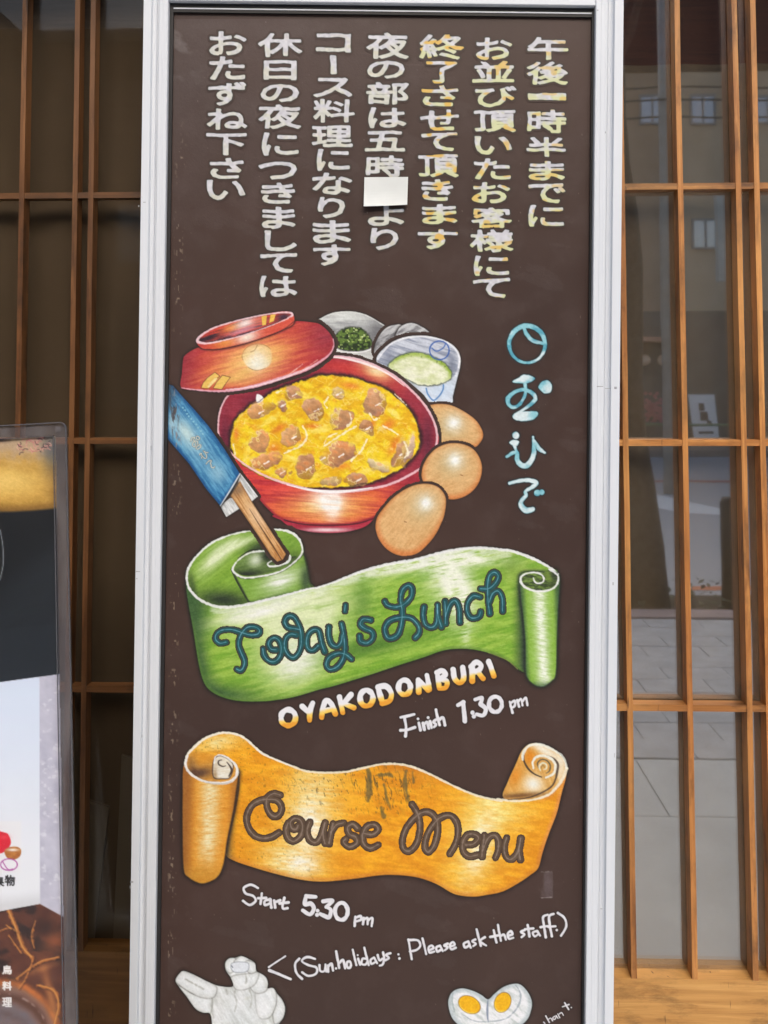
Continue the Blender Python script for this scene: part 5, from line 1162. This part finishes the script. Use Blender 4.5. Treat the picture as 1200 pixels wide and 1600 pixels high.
BW = .0090
def door(label, y, xsb, stile_l, stile_r, zs, zbot, curtain_col, glass, ztc, name='lattice_door', darker_wood=False):
    M_WOODV, M_WOODH, M_RAIL = (M_LEFTV, M_LEFTH, M_LEFTR) if darker_wood else (M_WOODV0, M_WOODH0, M_RAIL0)
    """lattice of uprights and cross bars in front of glass"""
    cx = (stile_l + stile_r) / 2; d = empty(name, (cx, y, .03), label, 'door', 'lattice sliding doors')
    zt = LIN + .09; zo = .03
    bm = bmesh.new(); box(bm, stile_l - cx, 0, 0, stile_l - cx + .028, .04, zt - zo); obj('stile', bm, M_WOODV, d, bevel=.001)
    bm = bmesh.new(); box(bm, stile_r - cx - .028, 0, 0, stile_r - cx, .04, zt - zo); obj('stile', bm, M_WOODV, d, bevel=.001)
    a, b = stile_l - cx + .0285, stile_r - cx - .0285
    for z in zs:
        bm = bmesh.new(); box(bm, a, .0012, z - .0052 - zo, b, .021, z + .0052 - zo); obj('cross_bar', bm, M_WOODH, d, bevel=.0008)
    for x in xsb:
        bm = bmesh.new(); n = 14; rs = random.Random(int(x * 1000) + 9999); w = BW / 2
        v0 = None; H = zt - .001 - zbot
        for i in range(n + 1):
            z = zbot + .0005 - zo + H * i / n; e = rs.uniform(-.00035, .00035); f = rs.uniform(-.0003, .0003)
            v = [bm.verts.new((x - cx + sx * w + e, (0 if sy < 0 else .0215) + f * (sy < 0), z)) for sx, sy in ((-1, -1), (1, -1), (1, 1), (-1, 1))]
            if v0:
                for k in range(4): bm.faces.new((v0[k], v0[(k + 1) % 4], v[(k + 1) % 4], v[k]))
            else: bm.faces.new(v)
            v0 = v
        bm.faces.new(v0[::-1]); obj('upright_bar', bm, M_WOODV, d, bevel=.0007)
    bm = bmesh.new(); box(bm, a, .024, zbot - zo, b, .028, zt - zo - .03); obj('glass_pane', bm, glass, d)
    bm = bmesh.new(); box(bm, a, .001, 0, b, .034, zbot - zo); r = obj('bottom_rail', bm, M_RAIL, d, bevel=.0015)
    bm = bmesh.new(); box(bm, a, .029, zt - zo - .03, b, .036, zt - zo); obj('top_rail', bm, M_WOODH, d)
    bm = bmesh.new(); nx = 40; X0, X1 = a, b
    rows = []
    for j in range(2):
        rows.append([bm.verts.new((X0 + (X1 - X0) * i / nx, .052 + .003 * math.sin(i * 1.1), (zbot - zo - .02, ztc - zo)[j])) for i in range(nx + 1)])
    for i in range(nx): bm.faces.new((rows[0][i], rows[0][i+1], rows[1][i+1], rows[1][i]))
    if True:
        bh = bmesh.new(); box(bh, a, .056, ztc - zo - .004, b, .064, zt - zo - .001); obj('added_header', bh, M_HEADL if darker_wood else M_HEADR, d)  # added board; the right door's dark red stands in for mirrored eaves
    c = obj('cloth_screen', bm, simple('faded_cloth', curtain_col, .95, 4, 3), d, True)
    return d
zR = [zat(1080, p, RY) for p in (290.5, 692, 1107)]; zRb = zat(1080, 1531, RY)
pR = [xat(p, 692, RY) for p in (978, 1070.5, 1162.5, 1192)]; pitch = pR[2] - pR[1]
xr = [pR[0], pR[1], pR[2], pR[3], pR[3] + pitch, pR[3] + 2 * pitch, pR[0] - pitch, pR[0] - 2 * pitch, pR[0] - 3 * pitch]
door('honey wood lattice sliding door right of the signboard, street mirrored in its panes', RY, xr, pR[0] - 3.7 * pitch, pR[3] + 3.2 * pitch, zR, zRb, (140, 126, 108), M_GLASS, zat(1080, 100, RY + .05))
zL = [zat(100, p, LY) for p in (305, 689, 1077)]; zLb = zat(180, 1488, LY)
pL = [xat(p, 640, LY) for p in (28, 112, 137)]; pitL = (pL[2] - pL[0]) * .82
xl = [pL[0], pL[1], pL[2], pL[0] - pitL, pL[2] + pitL, pL[2] + 2 * pitL, pL[2] + 3 * pitL, pL[0] - 2 * pitL]
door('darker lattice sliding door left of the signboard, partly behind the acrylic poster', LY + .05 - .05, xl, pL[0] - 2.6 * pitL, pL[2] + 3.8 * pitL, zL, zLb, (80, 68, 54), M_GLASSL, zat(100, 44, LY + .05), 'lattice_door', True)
for (pa, lab) in (([(134,1250),(170,1262),(145,1478),(128,1478)], 'grey board leaning inside the left door just behind the glass'), ([(190,1180),(222,1190),(205,1478),(176,1478)], 'second grey board inside the left door, nearer the signboard')):
    bm = bmesh.new(); prism(bm, [on_y(a, b, LY + .034) for a, b in pa], (0, .006, 0)); tag(obj('leaning_board', bm, simple('leaning_board_grey', (96, 88, 78), .8, 5)), lab, 'board', 'boards leaning inside the left door')
print('LATTICE', zR, zL, zRb, zLb, pR, pL, LIN)
# ---------------------------------------------------------------- the painted signboard
r_ = math.radians(.70)
u_c = Vector((math.cos(r_), -math.sin(r_), 0)); v_c = Vector((math.sin(r_), math.cos(r_), -.0073)); v_c = (v_c - u_c * v_c.dot(u_c)).normalized()
U = (RC @ u_c).normalized(); V = (RC @ v_c).normalized(); N = U.cross(V)
DF = 1.087                                           # depth of the frame's front face
Pf = CAM + (RC @ Vector(((579 - CX) / F, -(800 - CY) / F, -1))) * DF
base = Pf - V * ((Pf.z - .01) / V.z)
MS = Matrix((( U.x, -N.x, V.x, base.x), (U.y, -N.y, V.y, base.y), (U.z, -N.z, V.z, base.z), (0, 0, 0, 1))); MSI = MS.inverted()
PANEL = .012                                         # the panel lies this far behind the frame's face
def sl(px, py, depth=0.): return MSI @ on_plane(px, py, base - N * depth, N)
sign = empty('signboard', mat=MS, label='tall brown hand-painted restaurant signboard in an aluminium frame', cat='sign')
xo0, xi0 = sl(213, 800).x, sl(251.5, 800).x
xi1, xo1 = sl(923, 800).x, sl(966.5, 800).x
ztop_in = (sl(264, 1).z + sl(930, 8).z) / 2; ztop = ztop_in + .034
def stile(outer, inner, side):
    s = 1 if side == 'l' else -1; W = abs(inner - outer)
    prof = [(0, .001), (.001, 0), (.31, 0), (.322, .0008), (.335, .0060), (.40, .0070), (.47, .0070), (.50, .0062), (.505, .0074), (.53, .0074), (.535, .0060), (.60, .0050), (.638, .0006), (.65, 0), (.80, 0), (.805, .0005), (.815, .0005), (.82, 0), (.975, 0), (1.0, .001), (1.0, .026), (0, .026)]
    bm = bmesh.new(); prism(bm, [(outer + s * W * a, d, 0) for a, d in prof], (0, 0, ztop)); 
    return obj('frame_stile', bm, M_ALU, sign)
stile(xo0, xi0, 'l'); stile(xo1, xi1, 'r')
bm = bmesh.new(); prism(bm, [(xi0 + .0006, y, z) for y, z in ((.0005, ztop), (.0005, ztop_in + .001), (.0015, ztop_in), (.024, ztop_in), (.024, ztop))], (xi1 - xi0 - .0012, 0, 0)); obj('top_rail', bm, M_ALU, sign)
bm = bmesh.new(); prism(bm, [(xi0 + .0006, y, z) for y, z in ((.0005, .001), (.0005, .03), (.0015, .031), (.024, .031), (.024, .001))], (xi1 - xi0 - .0012, 0, 0)); obj('bottom_rail', bm, M_ALU, sign)
bm = bmesh.new()          # little knocks and scratches in the frame's coating
for px_, py_, w_, h_ in ((226, 316, 5, 1.2), (217, 322, 2, 3), (216, 893, 8, 1.4), (214, 904, 2, 2), (206, 1378, 6, 3), (204, 1386, 3, 5), (938, 604, 12, 1.3), (950, 607, 10, 1.0), (962, 606, 5, 4), (958, 912, 2, 5), (946, 207, 1.5, 3), (236, 700, 1, 8), (960, 1180, 1, 7), (940, 1420, 4, 1), (222, 1150, 1, 5), (934, 16, 3, 2)):
    p_ = sl(px_, py_); w_ *= .0004; h_ *= .0004; box(bm, p_.x - w_, -.00012, p_.z - h_, p_.x + w_ * .8, -.00002, p_.z + h_)
obj('scratches', bm, simple('scratched_metal', (150, 152, 156), .5, 20, 200), sign)['kind'] = 'stuff'
bm = bmesh.new(); zg = ztop_in
for x0, x1, z0, z1 in ((xi0 + .0004, xi0 + .005, .032, zg - .0005), (xi1 - .003, xi1 - .0004, .032, zg - .0005), (xi0 + .0052, xi1 - .0032, zg - .006, zg - .0005), (xi0 + .0052, xi1 - .0032, zg - .0125, zg - .0085)): box(bm, x0, PANEL - .004, z0, x1, PANEL + .006, z1)
obj('gap_shade_strip', bm, M_GAPSHADE, sign)  # dark strips paint the shaded gap between frame and panel
bm = bmesh.new(); box(bm, xi0 + .0054, PANEL - .0045, zg - .0083, xi1 - .0034, PANEL - .002, zg - .0066); obj('glazing_strip', bm, M_ALU, sign)
pb = zg - .013
def panel_mesh():
    """slightly uneven board, gridded so its face can wave a little"""
    bm = bmesh.new(); box(bm, xi0 + .0045, PANEL, .032, xi1 - .0028, PANEL + .006, zg - .0005); return obj('panel', bm, M_BOARD, sign)
panel = panel_mesh()

def layer_object(name, L, depth, parent, frame='sign', mat=None, label=None, thr=.03, holder=None, gain=.94):
    """one painted motif: the fine grid under its cover, every vertex carrying its paint"""
    H, Wd = L.a.shape; a = L.a
    cell = np.maximum(np.maximum(a[:-1, :-1], a[1:, :-1]), np.maximum(a[:-1, 1:], a[1:, 1:])) > thr
    used = np.zeros((H, Wd), bool)
    used[:-1, :-1] |= cell; used[1:, :-1] |= cell; used[:-1, 1:] |= cell; used[1:, 1:] |= cell
    idx = np.full((H, Wd), -1, np.int64); idx[used] = np.arange(used.sum())
    px = L.X[used]; py = L.Y[used]
    P0, NN, MI = holder(depth)
    R3 = np.array(RC); d = np.stack([(px - CX) / F, -(py - CY) / F, -np.ones_like(px)], 1) @ R3.T
    c = np.array(CAM); n = np.array(NN); t = ((np.array(P0) - c) @ n) / (d @ n); P = c + d * t[:, None]
    m = np.array(MI); P = P @ m[:3, :3].T + m[:3, 3]
    j, i = np.nonzero(cell)
    q = np.stack([idx[j, i], idx[j + 1, i], idx[j + 1, i + 1], idx[j, i + 1]], 1).astype(np.int32)
    me = bpy.data.meshes.new(name); me.vertices.add(len(P)); me.vertices.foreach_set('co', P.astype(np.float32).ravel())
    me.loops.add(q.size); me.loops.foreach_set('vertex_index', q.ravel()); me.polygons.add(len(q)); me.polygons.foreach_set('loop_start', np.arange(0, q.size, 4, dtype=np.int32))
    me.update(calc_edges=True)
    ca = me.color_attributes.new('paint', 'BYTE_COLOR', 'POINT')
    rgba = np.concatenate([np.clip(L.col[used] / 255. * gain, 0, 1), np.clip(L.a[used], 0, 1)[:, None]], 1).astype(np.float32)
    ca.data.foreach_set('color_srgb', rgba.ravel())
    o = link(name, me, mat or M_PAINT, parent)
    if label: o['label'] = label
    return o
def sign_holder(depth): return base - N * depth, N, MSI
_lay = [0]
def motif(name, L, label=None):
    _lay[0] += 1
    if not name.startswith(('lettering', 'speech')):   # dry, slightly chalky paint
        g_ = (vnoise(L.X, L.Y, 1.7, seed=301) - .5) * 13 + (fbm(L.X, L.Y, 5, 3, 12, 303) - .5) * 14
        lum = L.col.mean(-1, keepdims=True); L.col = (lum + (L.col - lum) * .97) * .985 + g_[..., None]
    return layer_object(name, L, PANEL - .000018 * _lay[0], panel, label=label, holder=sign_holder)

def glyph(ch, cache={}):
    """outline segments of a character in the built-in typeface"""
    if ch in cache: return cache[ch]
    if ch == '|': out = [list(s) for s in segs_of([(0, 0), (1, 0), (1, 10), (0, 10)])]
    else:
        cu = bpy.data.curves.new('g', 'FONT'); cu.body = ch; cu.resolution_u = 3
        o = bpy.data.objects.new('g', cu); COL.objects.link(o); bpy.context.view_layer.update()
        ev = o.evaluated_get(bpy.context.evaluated_depsgraph_get()); me = ev.to_mesh(); cnt = {}
        for p in me.polygons:
            for k in p.edge_keys: cnt[k] = cnt.get(k, 0) + 1
        out = [[me.vertices[a].co.x, me.vertices[a].co.y, me.vertices[b].co.x, me.vertices[b].co.y] for (a, b), c in cnt.items() if c == 1]
        ev.to_mesh_clear(); bpy.data.objects.remove(o); bpy.data.curves.remove(cu)
    cache[ch] = out; return out

motif('scratches', art_scuffs_sheen())['kind'] = 'stuff'  # chips and scratches, plus sheen painted into the colour
cA, cB, cC = art_cups(); eA, eB, eC = art_eggs()
motif('painted_bowl', cA, 'painted white bowl of chopped green herbs')
motif('painted_cup', cB, 'painted grey stacked cups')
motif('painted_cup', cC, 'painted white cup with blue rings and pale green broth')
motif('painted_egg', eA); motif('painted_bowl', art_bowl(), 'painted red lacquer bowl of egg and chicken on rice')
motif('painted_egg', eB); motif('painted_egg', eC)
motif('painted_lid', art_lid(), 'painted red lacquer bowl lid with gold marks')
motif('painted_scroll', art_green(), 'painted green ribbon scroll')
motif('painted_chopsticks', art_chopsticks(), 'painted wooden chopsticks in a blue paper sleeve')
motif('painted_scroll', art_orange(), 'painted worn orange ribbon scroll')
motif('painted_hen', art_hen(), 'painted white hen'); motif('painted_egg', art_halves(), 'painted boiled egg cut in half')
motif('painted_logo', art_logo(), 'blue and white brush-written shop name with round mark')
for g, w, s, lab in ((TODAYS, 3.5, 'teal', "teal cursive lettering Today's Lunch"), (COURSE, 3.6, 'brown', 'brown cursive lettering Course Menu'), (OYAKO, 4.3, 'gold', 'white and gold capital lettering OYAKODONBURI'),
    (FINISH, 2.3, 'w', 'white lettering Finish'), (FINISHN, 3.3, 'w', 'white numerals 1:30'), (FINISHP, 2.0, 'w', 'white lettering pm'), (START, 2.1, 'w', 'white lettering Start'), (STARTN, 3.2, 'w', 'white numerals 5:30'), (STARTP, 2.0, 'w', 'white lettering pm'),
    (ASK, 1.9, 'w', 'white lettering Sun.holidays : Please ask the staff.'), (CHANT, 1.1, 'w', 'small slanting white signature'), (SPEECH, 2, 'w', 'white speech strokes beside the hen')):
    motif('lettering' if s != 'w' or g is not SPEECH else 'speech_mark', art_letters(g, w, s), lab)
sd_ = 0
_lay[0] += 1
for (ox, oy, s), chars, gold in COLUMNS:
    for ch, x0, y0, x1, y1 in chars:
        sd_ += 1
        Lg = art_glyph(glyph(ch), ox + x0 / s, oy + y0 / s, ox + x1 / s, oy + y1 / s, 1.0, gold, sd_ * 7)
        layer_object('character', Lg, PANEL - .000018 * _lay[0] - .000008 * (sd_ % 2), panel, holder=sign_holder)

# paper patch stuck over one character, its lower corners lifting
bm = bmesh.new(); nx, nz = 14, 10; g_ = []
c00, c10, c01, c11 = sl(568.5, 324.5, PANEL), sl(636, 321.5, PANEL), sl(569.5, 278, PANEL), sl(637.5, 277.5, PANEL)
for j in range(nz + 1):
    row = []
    for i in range(nx + 1):
        a, b = i / nx, j / nz; p = (c00 * (1 - a) + c10 * a) * (1 - b) + (c01 * (1 - a) + c11 * a) * b
        lift = .0044 + .0045 * max(0, 1 - b * 1.8) ** 2 * (1 - .5 * a) + .0015 * (a - .5) ** 2 * 4 * (1 - b)
        row.append(bm.verts.new((p.x, PANEL - lift, p.z)))
    g_.append(row)
for j in range(nz):
    for i in range(nx): bm.faces.new((g_[j][i], g_[j][i+1], g_[j+1][i+1], g_[j+1][i]))
obj('paper_patch', bm, simple('patch_paper', (208, 211, 209), .7, 4, 30), panel)['label'] = 'blank white paper patch over one character'

# ---------------------------------------------------------------- acrylic poster stand, lower left
up = (RC @ Vector((4, .151, -1))).normalized(); vp = (RC @ Vector((-.069, 1, -.125))); vp = (vp - up * vp.dot(up)).normalized(); NP = up.cross(vp)
PP = CAM + (RC @ Vector(((100 - CX) / F, -(1100 - CY) / F, -1))) * .95
MP = Matrix(((up.x, -NP.x, vp.x, PP.x), (up.y, -NP.y, vp.y, PP.y), (up.z, -NP.z, vp.z, PP.z), (0, 0, 0, 1)))
# empty at the foot of the stand
drop = (PP.z - .012) / vp.z; foot_o = PP - vp * drop; MP.translation = foot_o; MPI = MP.inverted()
def pl(px, py, depth=0.): return MPI @ on_plane(px, py, PP - NP * depth, NP)
stand = empty('poster_stand', mat=MP, label='clear acrylic stand holding a food poster left of the signboard', cat='poster stand')
a_ = pl(103.5, 690); b_ = pl(119.5, 1560); xr_ = (a_.x + b_.x) / 2; zt_p = (pl(60, 662).z + pl(92, 660).z) / 2; Wp = .44
def rr_outline(x0, x1, z0, z1, r, y, n=6):
    P = []
    for cx_, cz_, t0 in ((x1 - r, z1 - r, 0), (x0 + r, z1 - r, 90), (x0 + r, z0 + r, 180), (x1 - r, z0 + r, 270)):
        for k in range(n + 1): t = math.radians(t0 + 90 * k / n); P.append((cx_ + r * math.cos(t), y, cz_ + r * math.sin(t)))
    return P
bm = bmesh.new(); prism(bm, rr_outline(xr_ - Wp, xr_, .02, zt_p, .0075, 0.), (0, .0028, 0)); obj('front_plate', bm, M_ACRYL, stand)
bm = bmesh.new(); prism(bm, rr_outline(xr_ - Wp, xr_, .02, zt_p, .0075, .0052), (0, .0028, 0)); obj('back_plate', bm, M_ACRYL, stand)
# bright rounded rim where the plates' edges catch the light
bm = bmesh.new(); o1 = rr_outline(xr_ - Wp - .0006, xr_ + .0006, .0194, zt_p + .0006, .0082, -.0004); o2 = rr_outline(xr_ - Wp + .0006, xr_ - .0008, .0206, zt_p - .0008, .007, -.0004)
n_ = len(o1); A = [bm.verts.new(p) for p in o1]; B = [bm.verts.new(p) for p in o2]; A2 = [bm.verts.new((p[0], .0084, p[2])) for p in o1]; B2 = [bm.verts.new((p[0], .0084, p[2])) for p in o2]
for i in range(n_):
    k = (i + 1) % n_; bm.faces.new((A[i], A[k], B[k], B[i])); bm.faces.new((A2[i], B2[i], B2[k], A2[k])); bm.faces.new((A[i], A2[i], A2[k], A[k])); bm.faces.new((B[i], B[k], B2[k], B2[i]))
obj('rim', bm, M_ACEDGE, stand)
Lp = art_poster(glyph)
layer_object('print', Lp, .004, stand, mat=M_PRINT, thr=.5, holder=lambda d: (PP - NP * d, NP, MPI), label='printed food photographs with a pale insert sheet')
bm = bmesh.new(); box(bm, xr_ - Wp + .012, .0042, .03, xr_ - .0145, .0048, zt_p - .0165); obj('backing_sheet', bm, simple('dark_backing', (48, 40, 46), .7, 4), stand)
bm = bmesh.new(); tube(bm, [(xr_ - .0092, -.0016, zt_p - .0085), (xr_ - .0092, .0, zt_p - .0085)], [.0036, .0040], 18); obj('rivet', bm, M_BORDER, stand, True)
bm = bmesh.new(); box(bm, xr_ - .0135, .0029, .03, xr_ - .0012, .0033, zt_p - .002); box(bm, xr_ - Wp + .01, .0029, zt_p - .0150, xr_ - .0138, .0033, zt_p - .002); obj('border_strip', bm, M_BORDER, stand)
bm = bmesh.new(); box(bm, xr_ - Wp * .5 - .02, .0085, .02, xr_ - Wp * .5 + .02, .02, .9); obj('post', bm, M_ALU, stand, bevel=.002)
bm = bmesh.new(); box(bm, xr_ - Wp + .04, -.12, -.008, xr_ - .04, .14, .006); bm2 = bmesh.new(); box(bm2, xr_ - .0152, -.0006, .03, xr_ - .0142, .0032, zt_p - .0165); box(bm2, xr_ - Wp + .01, -.0006, zt_p - .0165, xr_ - .0152, .0032, zt_p - .0157); obj('pocket_edge', bm2, M_ACEDGE, stand)
fo = obj('foot', bm, M_ALU, stand, bevel=.002)
